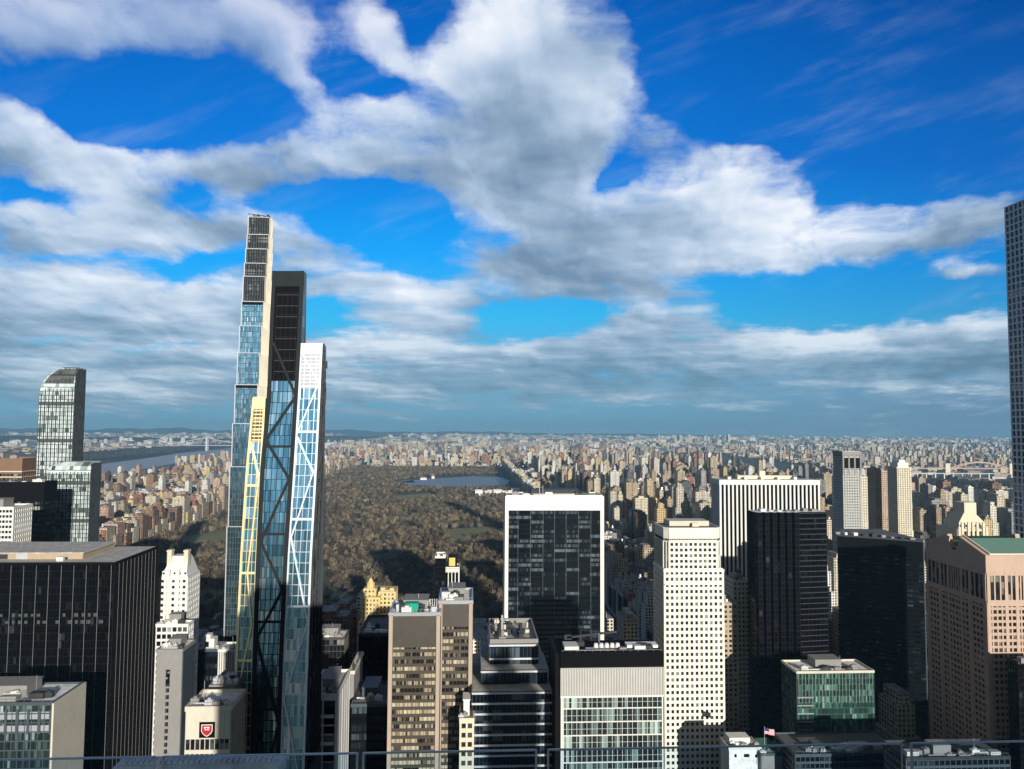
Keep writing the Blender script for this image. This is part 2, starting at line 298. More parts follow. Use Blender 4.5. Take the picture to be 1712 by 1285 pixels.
MT = dict(
 white=mat_wall('white_panel', (0.72, 0.71, 0.66), 0.10), travertine=mat_wall('travertine', (0.80, 0.77, 0.68), 0.07, streak=0.9),
 limestone=mat_wall('limestone', (0.60, 0.56, 0.45), 0.14), pink=mat_wall('pink_granite', (0.50, 0.36, 0.27), 0.12), 
 cream=mat_wall('cream_stone', (0.66, 0.60, 0.45), 0.15), tan=mat_wall('tan_brick', (0.42, 0.33, 0.22), 0.2), brown=mat_wall('brown_brick', (0.20, 0.12, 0.075), 0.2),
 grey=mat_wall('grey_concrete', (0.26, 0.25, 0.235), 0.15), dgrey=mat_wall('dark_grey_metal', (0.045, 0.048, 0.052), 0.25, 0.5), void=mat_wall('dark_void', (0.006, 0.006, 0.007), 0.2, 0.95), black=mat_wall('black_metal', (0.0045, 0.0045, 0.0055), 0.3, 0.7),
 steel=mat_wall('bright_steel', (0.42, 0.43, 0.44), 0.15, 0.35, 0.5), alu=mat_wall('silver_aluminium', (0.55, 0.56, 0.58), 0.1, 0.45, 0.3),
 bronze=mat_wall('bronze_aluminium', (0.065, 0.055, 0.044), 0.25, 0.45, 0.2), yellow=mat_wall('glare_tinted_aluminium', (0.78, 0.64, 0.34), 0.10, 0.5, 0.85), slate=mat_wall('slate_blue_panel', (0.055, 0.075, 0.09), 0.2, 0.5),  # yellow frame tone is sun glare put into the colour
 gunmetal=mat_wall('gunmetal_aluminium', (0.062, 0.072, 0.073), 0.2, 0.5), pale_glare_alu=mat_wall('pale_and_glare_aluminium', (0.60, 0.64, 0.66), 0.08, 0.5, 0.75),
 roof=mat_wall('roof_gravel', (0.50, 0.48, 0.43), 0.7, 0.95, streak=0, scale=0.25), droof=mat_wall('dark_roofing', (0.12, 0.12, 0.12), 0.5, 0.9, streak=0, scale=0.25), wroof=mat_wall('white_roofing', (0.85, 0.85, 0.82), 0.55, 0.9, streak=0, scale=0.3),
 copper=mat_wall('green_copper', (0.17, 0.33, 0.26), 0.2, 0.7, scale=0.2), gold=mat_wall('gilt_panel', (0.75, 0.50, 0.12), 0.15, 0.5), wood=mat_wall('tank_wood', (0.13, 0.08, 0.05), 0.3),
 red=mat_wall('crimson_panel', (0.42, 0.01, 0.02), 0.08), teal=mat_wall('teal_unit', (0.0, 0.32, 0.20), 0.1), graniteg=mat_wall('green_black_granite', (0.006, 0.007, 0.008), 0.3, 0.6),
 terracotta=mat_wall('ivory_terracotta', (0.95, 0.88, 0.70), 0.12), violet=mat_wall('violet_black_metal', (0.006, 0.0045, 0.008), 0.3, 0.6),
 g_black=mat_glass('black_glass', [(0, (0.002, 0.0025, 0.0035)), (0.75, (0.004, 0.0045, 0.006)), (0.92, (0.012, 0.014, 0.018)), (1, (0.06, 0.065, 0.075))], 0.08, tilt=0.02, spec=.22),
 g_dark=mat_glass('dark_glass', [(0, K), (0.55, (0.012, 0.015, 0.02)), (0.75, (0.07, 0.08, 0.085)), (1, (0.35, 0.36, 0.34))], 0.1),
 g_navy=mat_glass('navy_glass', [(0, (0.002, 0.004, 0.007)), (0.6, (0.006, 0.011, 0.017)), (0.8, (0.016, 0.026, 0.036)), (1, (0.10, 0.13, 0.15))], 0.1, floorw=0.85, tilt=0.02, fine=3, spec=.3),
 g_slab=mat_glass('dark_slab_glass', [(0, (0.002, 0.004, 0.007)), (0.55, (0.005, 0.010, 0.015)), (0.68, (0.030, 0.042, 0.052)), (0.9, (0.11, 0.14, 0.16))], 0.08, floorw=0.72, tilt=0.012, fine=2),
 g_amber=mat_glass('amber_blinds_glass', [(0, (0.008, 0.007, 0.006)), (0.35, (0.02, 0.017, 0.012)), (0.5, (0.30, 0.25, 0.17)), (1, (0.62, 0.54, 0.38))], 0.2, floorw=0.6, fine=2),
 g_blue=mat_glass('sky_blue_glass', [(0, (0.10, 0.26, 0.36)), (0.4, (0.20, 0.44, 0.54)), (0.7, (0.36, 0.62, 0.70)), (1, (0.80, 0.89, 0.91))], 0.10, 0.92, tilt=0.05, floorw=.3, fine=2),
 g_teal=mat_glass('teal_glass', [(0, (0.004, 0.02, 0.016)), (0.5, (0.02, 0.07, 0.055)), (0.75, (0.07, 0.19, 0.15)), (1, (0.30, 0.48, 0.42))], 0.1, 0.2, tilt=0.04),
 g_silver=mat_glass('silver_striped_glass', [(0, (0.03, 0.05, 0.05)), (0.22, (0.16, 0.22, 0.21)), (0.4, (0.50, 0.60, 0.57)), (1, (0.84, 0.92, 0.89))], 0.18, 0.12, tilt=0.04, floorw=0.35),
 g_pale=mat_glass('pale_green_glass', [(0, (0.008, 0.012, 0.013)), (0.5, (0.022, 0.035, 0.034)), (0.66, (0.07, 0.11, 0.10)), (0.85, (0.25, 0.34, 0.31)), (1, (0.50, 0.64, 0.58))], 0.12, tilt=0.04, floorw=0.35, fine=2),
 g_win=mat_glass('window_glass', [(0, (0.005, 0.006, 0.008)), (0.55, (0.02, 0.022, 0.026)), (0.75, (0.08, 0.08, 0.075)), (1, (0.38, 0.36, 0.30))], 0.08, tilt=0.03, floorw=0.1),
 city=mat_city('masonry_front'))
# ------------------------------------------------------------------ building kit
HERO_RECTS = []; FOOT = []
def rng_of(*a): return random.Random(str(a))
def roofkit(rt_, x0, x1, y0, y1, z, seed, par=1.2, mat='white', rmat='roof', n=5, tank=False, pent=True, pm='grey'):
    r = rng_of(seed); t = 0.5
    m = MB(); m.box(x0+t, x1-t, y0+t, y1-t, z-0.3, z+0.15); m.build('roof', MT[rmat], rt_)
    m = MB()
    for a in ((x0-.1, x1+.1, y0-.1, y0+t), (x0-.1, x1+.1, y1-t, y1+.1), (x0-.1, x0+t, y0+t, y1-t), (x1-t, x1+.1, y0+t, y1-t)): m.box(*a, z-0.4, z+par, bottom=True)
    m.build('parapet', MT[mat], rt_)
    w, d = x1-x0, y1-y0
    if pent:
        px0 = x0 + w*r.uniform(.2, .35); px1 = x1 - w*r.uniform(.2, .35); py0 = y0 + d*r.uniform(.3, .4); py1 = y1 - d*.15; h = r.uniform(3.5, 6)
        m = MB(); m.box(px0, px1, py0, py1, z+.15, z+h); m.box(px0-.3, px1+.3, py0-.3, py1+.3, z+h, z+h+.4, bottom=True); m.build('penthouse', MT[pm], rt_)
    for k in range(n):
        cx = x0 + w*r.uniform(.08, .9); cy = y0 + d*r.uniform(.1, .32); a = r.uniform(.8, min(3.5, w*.08+.8)); h = r.uniform(1.2, 3)
        m = MB(); m.box(cx-a, cx+a, cy-a*.6, cy+a*.6, z+.3, z+.3+h, bottom=True)
        if r.random() < .6: m.cyl((cx, cy), a*.45, z+.3+h, z+.9+h, 9)
        for sx in (-1, 1): m.box(cx+sx*a*.8-.12, cx+sx*a*.8+.12, cy-.1, cy+.1, z+.15, z+.32)
        m.build('cooling_unit', MT[r.choice(['alu', 'white', 'grey', 'dgrey'])], rt_)
    if n >= 3:
        for k in range(2):
            m = MB(); yy = y0 + d*r.uniform(.1, .4); a0 = x0+w*r.uniform(.05, .3); a1 = a0+w*r.uniform(.3, .55); m.box(a0, a1, yy, yy+r.uniform(.4, .9), z+.5, z+1.1, bottom=True)
            for q in range(5): m.box(a0+(a1-a0)*(q+.5)/5-.08, a0+(a1-a0)*(q+.5)/5+.08, yy+.1, yy+.3, z+.15, z+.5)
            m.build('duct', MT[r.choice(['alu', 'steel', 'white'])], rt_)
        m = MB(); cx = x0+w*r.uniform(.2, .8); m.bar((cx, y0+d*.5, z), (cx, y0+d*.5, z+r.uniform(5, 9)), .18, .18, (0, -1, 0)); m.build('antenna', MT['steel'], rt_)
        m = MB()
        for q in range(14): xx = x0+.6+(w-1.2)*q/13; m.bar((xx, y0+.9, z+.1), (xx, y0+.9, z+par+1.0), .07, .07, (0, -1, 0))
        m.bar((x0+.6, y0+.9, z+par+1.0), (x1-.6, y0+.9, z+par+1.0), .08, .08, (0, -1, 0)); m.build('railing', MT['steel'], rt_)
        for q in range(3):
            m = MB(); a0 = x0+w*r.uniform(.03, .75); b0 = y0+d*r.uniform(.05, .7); m.quad((a0, b0, z+.19), (a0+w*r.uniform(.08, .22), b0, z+.19), (a0+w*r.uniform(.08, .22), b0+d*.2, z+.19), (a0, b0+d*.2, z+.19))
            m.build('roof_patch', MT['droof' if rmat != 'droof' else 'roof'], rt_)
    if tank: water_tank(rt_, x0+w*.7, y0+d*.6, z)
def water_tank(rt_, cx, cy, z, s=1.0):
    m = MB()
    for sx in (-1, 1):
        for sy in (-1, 1): m.box(cx+sx*1.3*s-.15, cx+sx*1.3*s+.15, cy+sy*1.3*s-.15, cy+sy*1.3*s+.15, z, z+3*s)
    m.cyl((cx, cy), 2.1*s, z+3*s, z+7*s, 12); m.cyl((cx, cy), 2.3*s, z+7*s, z+8.6*s, 12, 0.1)
    return m.build('water_tank', MT['wood'], rt_)
def hero(name, label, cat, pl, pr, pt, Y, D, glass, frame, bay=3.0, flr=3.8, pw=0.5, sh=1.0, dp=0.35, z0=0, roof=True, rk=None, side=None, edge=None, rect=True, frontbars=True, wallname='glass_wall', ztop=None, band=0, vis_z0=None):
    a, b = at(pl, pt, Y), at(pr, pt, Y); x0, x1 = a.x, b.x; z = ztop if ztop is not None else (a.z + b.z) / 2; y0, y1 = Y, Y + D
    rt_ = thing(name, label, cat, ((x0+x1)/2, (y0+y1)/2, 0))
    nx = max(1, round((x1-x0)/bay)); ny = max(1, round(D/bay)); nf = max(1, round((z-z0)/flr)); fl = (z-z0)/nf
    m = MB(); m.box(x0, x1, y0, y1, z0, z, (x1-x0)/nx, fl, top=0)
    m.build(wallname, MT[glass], rt_)
    if frontbars:
        m = MB(); m.lattice((x0, y0, z0), (x1, y0, z0), (x1, y0, z), (x0, y0, z), nx, nf, pw, sh, dp, edge=edge); m.build('facade_grid', MT[frame], rt_)
        sd = side or ('E' if (pl+pr)/2 < 785 else 'W')
        m = MB()
        if sd == 'E': m.lattice((x1, y0, z0), (x1, y1, z0), (x1, y1, z), (x1, y0, z), ny, nf, pw, sh, dp, edge=edge)
        else: m.lattice((x0, y1, z0), (x0, y0, z0), (x0, y0, z), (x0, y1, z), ny, nf, pw, sh, dp, edge=edge)
        m.build('facade_grid', MT[frame], rt_)
    if band:
        m = MB(); m.box(x0-dp-.15, x1+dp+.15, y0-dp-.15, y1+dp+.15, z-band, z+.02, bottom=True); m.build('cornice_band', MT[frame], rt_)
    if roof: roofkit(rt_, x0-dp, x1+dp, y0-dp, y1+dp, z, label, **{'mat': frame, **(rk or {})})
    HERO_RECTS.append((pl-3, pr+3, pt+2, Y)); FOOT.append((x0-4, x1+4, y0-4, y1+4))
    return dict(root=rt_, x0=x0, x1=x1, y0=y0, y1=y1, z=z, nx=nx, nf=nf, fl=fl, bx=(x1-x0)/nx, z0=z0)
def punched(h, w_frac=.5, h_frac=.5, side=None, limit=100, mat='g_win', frame='dgrey', zmin=None, off=0.02, cols=None):
    """single windows (frame and pane) in the openings of a facade lattice; the largest-showing ones are parts of their own"""
    x0, x1, y0, y1, nx, nf, fl, bx, z0 = (h[k] for k in ('x0', 'x1', 'y0', 'y1', 'nx', 'nf', 'fl', 'bx', 'z0'))
    ww, wh = bx*w_frac, fl*h_frac
    def geo(m, X, Z):
        y = y0 - off
        m.quad((X-ww/2, y, Z-wh/2), (X+ww/2, y, Z-wh/2), (X+ww/2, y, Z+wh/2), (X-ww/2, y, Z+wh/2), [(X/bx+k, Z/fl+j) for k, j in ((0, 0), (.1, 0), (.1, .1), (0, .1))], 0)
        f = .12
        for s_ in (-1, 1):
            m.bar((X+s_*(ww/2-f/2), y, Z-wh/2), (X+s_*(ww/2-f/2), y, Z+wh/2), f, .1, (0, -1, 0), 1)
        m.bar((X, y, Z-wh/2), (X, y, Z+wh/2), f*.7, .08, (0, -1, 0), 1); m.bar((X-ww/2, y, Z-wh/2+f/2), (X+ww/2, y, Z-wh/2+f/2), f, .12, (0, -1, 0), 1)
    cells = [(i, j) for j in range(nf-1, -1, -1) for i in range(nx) if (cols is None or i in cols)]
    if zmin: cells = [c for c in cells if z0 + (c[1]+.5)*fl > zmin]
    rest = MB(); k = 0; base = None
    for i, j in cells:
        X, Z = x0 + (i+.5)*bx, z0 + (j+.5)*fl
        if k < limit:
            m = MB(); geo(m, X, Z); m.build('window', [MT[mat], MT[frame]], h['root'])
        else: geo(rest, X, Z)
        k += 1
    if rest.v: kind(rest.build('window', [MT[mat], MT[frame]], h['root']), 'stuff')
# ------------------------------------------------------------------ ground, park, water
def mat_ground():
    m, g, b = newmat('far_ground'); co = g.n('ShaderNodeNewGeometry').outputs['Position']
    n = g.noise(co, 0.004, 6, 0.65)[0]; n2 = g.noise(co, 0.03, 4, 0.6)[0]
    c = g.ramp(g.m('ADD', g.m('MULTIPLY', n, .6), g.m('MULTIPLY', n2, .4)), [(0.35, (0.025, 0.03, 0.03)), (0.5, (0.045, 0.047, 0.043)), (0.62, (0.08, 0.078, 0.07)), (0.74, (0.26, 0.25, 0.23))])
    g.put(b.inputs['Base Color'], c); b.inputs['Roughness'].default_value = 0.95; return m
def mat_park():
    m, g, b = newmat('park_ground'); co = g.n('ShaderNodeNewGeometry').outputs['Position']
    n = g.noise(co, 0.006, 5, 0.6)[0]; n2 = g.noise(co, 0.08, 4, 0.6)[0]
    c = g.ramp(g.m('ADD', g.m('MULTIPLY', n, .65), g.m('MULTIPLY', n2, .35)), [(0.36, (0.035, 0.028, 0.018)), (0.5, (0.075, 0.058, 0.032)), (0.56, (0.13, 0.11, 0.065)), (0.66, (0.20, 0.18, 0.10))])
    g.put(b.inputs['Base Color'], c); b.inputs['Roughness'].default_value = 0.95; return m
def mat_water(name, c, r=0.25):
    m, g, b = newmat(name); co = g.n('ShaderNodeNewGeometry').outputs['Position']
    n = g.noise(g.v('MULTIPLY', co, (1, .4, 1)), 0.004, 5, 0.6)[0]
    g.put(b.inputs['Base Color'], g.mix(n, (*[q*.75 for q in c], 1), (*[q*1.3 for q in c], 1))); b.inputs['Roughness'].default_value = r
    return m
MG = mat_ground(); MP = mat_park(); MWt = mat_water('river_water', (0.33, 0.34, 0.36), 0.5); MWl = mat_water('lake_water', (0.17, 0.20, 0.24), 0.45)
MASPH = mat_wall('asphalt', (0.05, 0.05, 0.052), 0.2); MPATH = mat_wall('pale_path', (0.42, 0.38, 0.31), 0.15); MLAWN = mat_wall('winter_lawn', (0.20, 0.20, 0.07), 0.25, scale=0.02, streak=0); MBALL = mat_wall('sandy_field', (0.42, 0.35, 0.16), 0.15, streak=0)
MWOOD = mat_wall('far_woodland', (0.035, 0.042, 0.036), 0.4, streak=0, scale=0.01); MMARK = mat_wall('road_paint', (0.7, 0.7, 0.66), 0.1); MWALK = mat_wall('pavement', (0.26, 0.25, 0.24), 0.15)
def sheet(name, pts, z, mat, k='structure', parent=None):
    m = MB(); n = len(pts); m.v = [(p[0], p[1], z) for p in pts]; m.f = [tuple(range(n))]; m.uv = [(p[0], p[1]) for p in pts]; m.mi = [0]; m.col = [(1, 1, 1)]
    a = sum(pts[i][0]*pts[(i+1) % n][1] - pts[(i+1) % n][0]*pts[i][1] for i in range(n))
    if a < 0: m.f = [tuple(reversed(m.f[0]))]
    return kind(m.build(name, mat), k)
FAR = 29000
n_ = 96; sheet('ground', [(FAR*math.cos(2*math.pi*i/n_), FAR*math.sin(2*math.pi*i/n_)) for i in range(n_)], 0, MG)
sheet('park', [(-690, 775), (172, 775), (172, 4780), (-760, 4780)], 0.30, MP)
G2 = lambda *a: [gnd(*p) for p in a]
sheet('reservoir', G2((668,806),(705,801),(745,799),(790,796),(838,798),(852,803),(847,810),(800,814),(745,813),(690,811)), 0.6, MWl)
sheet('lake', G2((596,808),(640,804),(690,803),(694,806),(640,809),(600,812)), 0.6, MWl)
sheet('lawn', G2((655,829),(720,824),(730,828),(700,834),(660,835)), 0.6, MLAWN); sheet('lawn', G2((655,835),(688,834),(686,838),(656,838)), 0.6, MBALL)
sheet('lawn', G2((300,992),(345,1002),(392,1012),(392,985),(340,984)), 0.6, MLAWN); sheet('sports_field', G2((332,998),(366,996),(378,999),(364,1003),(338,1003)), 0.7, MBALL)
sheet('lawn', G2((560,985),(600,1000),(600,1020),(548,1010)), 0.6, MLAWN)
sheet('lawn', G2((290,900),(392,880),(392,905),(320,920)), 0.6, MLAWN); sheet('lawn', G2((730,885),(830,880),(838,896),(760,905)), 0.6, MLAWN)
def path_strip(name, pts, w, z=0.9, mat=MPATH):
    m = MB(); P = [gnd(*p) for p in pts]
    for a, b in zip(P, P[1:]):
        e = (b-a).normalized(); s_ = Vector((-e.y, e.x, 0))*w/2
        m.quad((*(a+s_).xy, z), (*(a-s_).xy, z), (*(b-s_).xy, z), (*(b+s_).xy, z))
    return kind(m.build(name, mat), 'structure')
path_strip('park_drive', [(545,842),(590,836),(640,833),(700,842),(760,838),(830,846)], 14); path_strip('park_drive', [(598,930),(640,905),(700,890),(730,868),(800,860),(838,845)], 9)
path_strip('park_path', [(290,940),(330,932),(390,905)], 7); path_strip('park_path', [(560,1005),(600,975),(640,965),(700,940),(780,935),(838,915)], 6); path_strip('park_path', [(330,1075),(360,1030),(392,1015)], 6)
path_strip('park_path', [(590,805),(640,802),(690,801)], 12)
sheet('river', G2((-400,905),(40,815),(100,804),(167,797),(257,781),(321,770),(396,761),(470,752),(560,741),(700,735),(560,738),(470,743),(396,748),(296,758),(231,768),(167,776),(100,783),(-400,850)), 0.5, MWt)
sheet('river', G2((1290,786),(1400,781),(1480,777),(1600,778),(1700,782),(1900,800),(1900,815),(1700,800),(1640,795),(1560,793),(1480,792),(1400,794),(1300,792)), 0.5, MWt)
sheet('river', G2((1380,756),(1450,753),(1540,757),(1640,765),(1720,770),(1720,776),(1600,772),(1500,775),(1440,770),(1400,763)), 0.5, MWt)
sheet('river', G2((1500,745),(1600,744),(1900,750),(1900,756),(1600,751),(1520,749)), 0.5, MWt)
for pts in (((100,772),(167,772),(260,764),(330,752),(396,745),(396,739),(167,750),(100,755)), ((1290,794),(1400,798),(1400,806),(1290,803)), ((1440,800),(1600,797),(1712,806),(1712,822),(1560,812),(1450,812))):
    sheet('riverside_woods', G2(*pts), 0.7, MWOOD)
# hills west of the river and low ridges to the north
def hills(name, pts, depth, seed):
    r = rng_of(seed); m = MB(); N = 90
    for i in range(len(pts)-1):
        (xa, ya, ha), (xb, yb, hb) = pts[i], pts[i+1]
        for k in range(N):
            def P(t, e): 
                x = xa+(xb-xa)*t; y = ya+(yb-ya)*t; h = (ha+(hb-ha)*t)*(.8+.2*math.sin(x*.0011+y*.0007+seed)+.12*math.sin(x*.004+seed*2)+.06*math.sin(x*.011))
                return [(x, y-depth/2, 0), (x, y, h), (x, y+depth/2, 0)][e]
            for e in (0, 1): m.quad(P(k/N, e), P((k+1)/N, e), P((k+1)/N, e+1), P(k/N, e+1))
    return kind(m.build(name, MWOOD), 'structure')
hills('hills', [(-12000, 9500, 80), (-5200, 10800, 95), (-3300, 13500, 75), (-1500, 19000, 50)], 1200, 1)
hills('hills', [(-14000, 20000, 190), (-5000, 24000, 150), (2000, 26500, 90), (9000, 24500, 40)], 2500, 2)
# avenues and cross streets (asphalt with lane lines and raised pavements)
AV = [-1650, -1450, -1210, -950, -700, 190, 335, 485, 625, 775, 950, 1130, 1290]
m = MB(); mk = MB(); pw_ = MB()
for ax in AV:
    y1 = 8600
    m.quad((ax-11, 330, .12), (ax+11, 330, .12), (ax+11, y1, .12), (ax-11, y1, .12))
    for s_ in (-1, 1): pw_.box(ax+s_*13.2-2.2, ax+s_*13.2+2.2, 330, y1, 0, .27)
    for s_ in (-4, 0, 4):
        for q in range(40): mk.quad((ax+s_-.15, 340+q*30, .14), (ax+s_+.15, 340+q*30, .14), (ax+s_+.15, 346+q*30, .14), (ax+s_-.15, 346+q*30, .14))
for yy in range(360, 770, 80): m.quad((-1600, yy-6, .116), (1300, yy-6, .116), (1300, yy+6, .116), (-1600, yy+6, .116))
kind(m.build('road', MASPH), 'structure'); kind(mk.build('road_marking', MMARK), 'structure'); kind(pw_.build('pavement', MWALK), 'structure')
# ------------------------------------------------------------------ the observation tower under the camera, and unseen towers added behind it to cast shade
t = thing('observation_tower', 'limestone skyscraper under the viewpoint, its pale roof ledge crossing the bottom edge at left', 'skyscraper', (8, -16, 0))
m = MB(); m.box(-9, 30, -26, 8.6, 0, 252.4, 3, 4); m.build('wall', MT['limestone'], t)
m = MB(); m.box(-1.5, 10, -24, -1.2, 252.4, 263); m.build('penthouse', MT['limestone'], t)
m = MB(); m.box(-1.4, 9.8, -1.2, -0.25, 252.4, 256.3, bottom=True); m.build('upper_deck', MT['grey'], t)
a = at(212, 1280, 30); b = at(468, 1280, 30)
m = MB(); m.box(a.x, b.x, 8.6, 30, 200, a.z, 3, 4); m.build('lower_wing', MT['limestone'], t)
m = MB(); m.box(a.x-.2, b.x+.2, 29.3, 30.2, a.z-.2, a.z+.25, bottom=True)
for q in range(28): xx = a.x + (b.x-a.x)*(q+.5)/28; m.box(xx-.08, xx+.08, 29.5, 29.9, a.z+.25, a.z+.34)
m.build('coping', MT['wroof'], t)
def shade_tower(x0, x1, y0, y1, h, label):  # added unseen towers, shaped for the shadows they throw on the view ahead
    t = thing('office_tower', label, 'skyscraper', ((x0+x1)/2, (y0+y1)/2, 0))
    m = MB(); m.box(x0, x1, y0, y1, 0, h-8, 3, 4); m.box(x0+5, x1-5, y0+4, y1-4, h-8, h, 3, 4); m.build('wall', MT['grey'], t)
shade_tower(228, 273, -75, -60, 270, 'unseen grey stepped tower added behind the viewpoint to cast shade, the wider one')
shade_tower(104, 121, -75, -60, 248, 'unseen grey stepped tower added behind the viewpoint to cast shade, the narrower one')
MGL, g_, b_ = newmat('rail_glass'); b_.inputs['Transmission Weight'].default_value = 1; b_.inputs['Roughness'].default_value = 0.0; b_.inputs['IOR'].default_value = 1.02; b_.inputs['Base Color'].default_value = (0.66, 0.80, 0.90, 1)
MGE = mat_wall('glass_edge', (0.55, 0.66, 0.70), 0.1, 0.15)
for i, (pa, pb, lb) in enumerate([(-120, 262, 'frameless glass guard panel in the lower left corner'), (272, 599, 'frameless glass guard panel before the braced skyscraper and its right neighbour'), (606, 898, 'narrow frameless glass guard panel before the twin brown office slabs'), (915, 1508, 'wide frameless glass guard panel before the louvred glass office block'), (1522, 2000, 'frameless glass guard panel in the lower right corner')]):
    YR = 7.7; xa, xb = at(pa, 1243, YR).x, at(pb, 1243, YR).x; zt = 254.76
    t = thing('glass_guard_panel', lb, 'guard rail', ((xa+xb)/2, YR, 252.4), 'glass guard panels of the deck')
    m = MB(); m.box(xa+.012, xb-.012, YR-.008, YR+.008, 252.4, zt-.012, bottom=True); m.build('glass_pane', MGL, t)
    m = MB(); m.box(xa+.013, xb-.013, YR-.009, YR+.009, zt-.012, zt+.004, bottom=True)
    for q in (xa, xb-.02): m.box(q, q+.02, YR-.009, YR+.009, 252.4, zt, bottom=True)
    m.build('edge_trim', MGE, t)
# ------------------------------------------------------------------ left side
RK = dict
h = hero('office_block', 'low office block with gridded grey front and bare sandstone flank, bottom left corner', 'office building', -120, 87, 1178, 330, 24, 'g_pale', 'slate', bay=2.6, flr=3.7, pw=.35, sh=.55, dp=.45, rk=RK(rmat='wroof', n=9, par=1.0), side='E')
m = MB(); m.box(h['x1']+.6, h['x1']+1.4, h['y0']-1.2, h['y1']+1.2, 0, h['z']+.6, bottom=True); m.build('flank_wall', MT['limestone'], h['root'])
m = MB()
for q in range(2): zz = h['z']-4.5-q*5.5; m.bar((h['x0'], h['y0']-.1, zz), (h['x1'], h['y0']-.1, zz), 3.0, .28, (0, -1, 0))
m.build('louvre_band', MT['pale_glare_alu'], h['root'])
m = MB()
for q in range(12): xx = h['x0']+(h['x1']-h['x0'])*q/11; m.bar((xx, h['y0']-.2, h['z']-12), (xx, h['y0']-.2, h['z']-2), 1.0, .7, (0, -1, 0))
m.build('pier', MT['slate'], h['root'])
h = hero('office_tower', 'huge black glass office slab with thin vertical mullions, left foreground', 'skyscraper', -190, 192, 942, 400, 54, 'g_black', 'black', bay=1.55, flr=3.9, pw=.14, sh=.5, dp=.30, edge=.5, rk=RK(rmat='roof', n=12, par=.6, pent=False), side='E')
m = MB()
for q in range(0, 40, 2): xx = h['x1']-1.5-q*3.1; m.bar((xx, h['y0']-.3, 0), (xx, h['y0']-.3, h['z']-1), .13, .12, (0, -1, 0))
for q in range(1, 12): yy = h['y0']+q*4.5; m.bar((h['x1']+.3, yy, 0), (h['x1']+.3, yy, h['z']-1), .10, .10, (1, 0, 0))
m.build('bright_mullion', MT['grey'], h['root'])
m = MB(); r = rng_of('bw')
for zz, n_, x0_ in ((h['z']-26, 30, 0), (h['z']-29.5, 30, 0), (82, 9, 0), (78, 9, 0), (74, 9, 0), (70, 9, 0), (66, 9, 0), (62, 8, 0), (57, 8, 0), (53, 8, 0)):
    for q in range(n_):
        if r.random() < .72: xx = h['x1']-6-q*3.1; m.bar((xx-.1-r.uniform(0, .9), h['y0']-.05, zz), (xx+1.2, h['y0']-.05, zz), r.uniform(1.2, 2.0), .08, (0, -1, 0))
kind(m.build('window_blind', MT['gunmetal'], h['root']), 'stuff')
x0, x1, y0, y1, z = h['x0']+6, h['x1']-22, h['y0']+12, h['y1']-6, h['z']
m = MB(); m.box(x0, x1, y0, y1, z, z+3.2); m.build('penthouse', MT['tan'], h['root'])
m = MB(); m.box(x0-.8, x1+.8, y0-.8, y1+.8, z+3.2, z+3.7, bottom=True); m.build('penthouse_roof', MT['roof'], h['root'])
h = hero('office_tower', 'black office tower with scattered lit windows before the curved glass tower', 'skyscraper', -60, 74, 808, 560, 16, 'g_dark', 'black', bay=2.0, flr=3.9, pw=.3, sh=1.3, dp=.3, band=13, rk=RK(rmat='wroof', n=5, pent=False), side='E')
h = hero('residential_tower', 'orange-brown tower top at the left edge behind the black tower', 'skyscraper', -140, 37, 768, 640, 30, 'g_dark', 'brown', bay=3.0, flr=3.6, pw=.5, sh=1.6, dp=.4, band=11, rk=RK(n=2), side='E')
m = MB(); m.box(h['x0']-.6, h['x1']+.6, h['y0']-.6, h['y1']+.6, h['z']-10, h['z']-9.2, bottom=True); m.box(h['x0']-.6, h['x1']+.6, h['y0']-.6, h['y1']+.6, h['z']-14.5, h['z']-13.8, bottom=True); m.build('pale_band', MT['cream'], h['root'])
hero('apartment_block', 'white apartment block with ribbon balconies at the far left edge', 'apartment building', -60, 22, 850, 500, 20, 'g_dark', 'white', bay=2.2, flr=3.3, pw=.4, sh=1.6, dp=.6, rk=dict(n=2), side='E')
hero('apartment_tower', 'grey glass apartment block glimpsed between the brown top and the curved tower', 'apartment building', 40, 66, 782, 680, 20, 'g_pale', 'alu', bay=3, flr=3.4, pw=.3, sh=.7, dp=.2, rk=dict(n=3, pent=False), side='E')
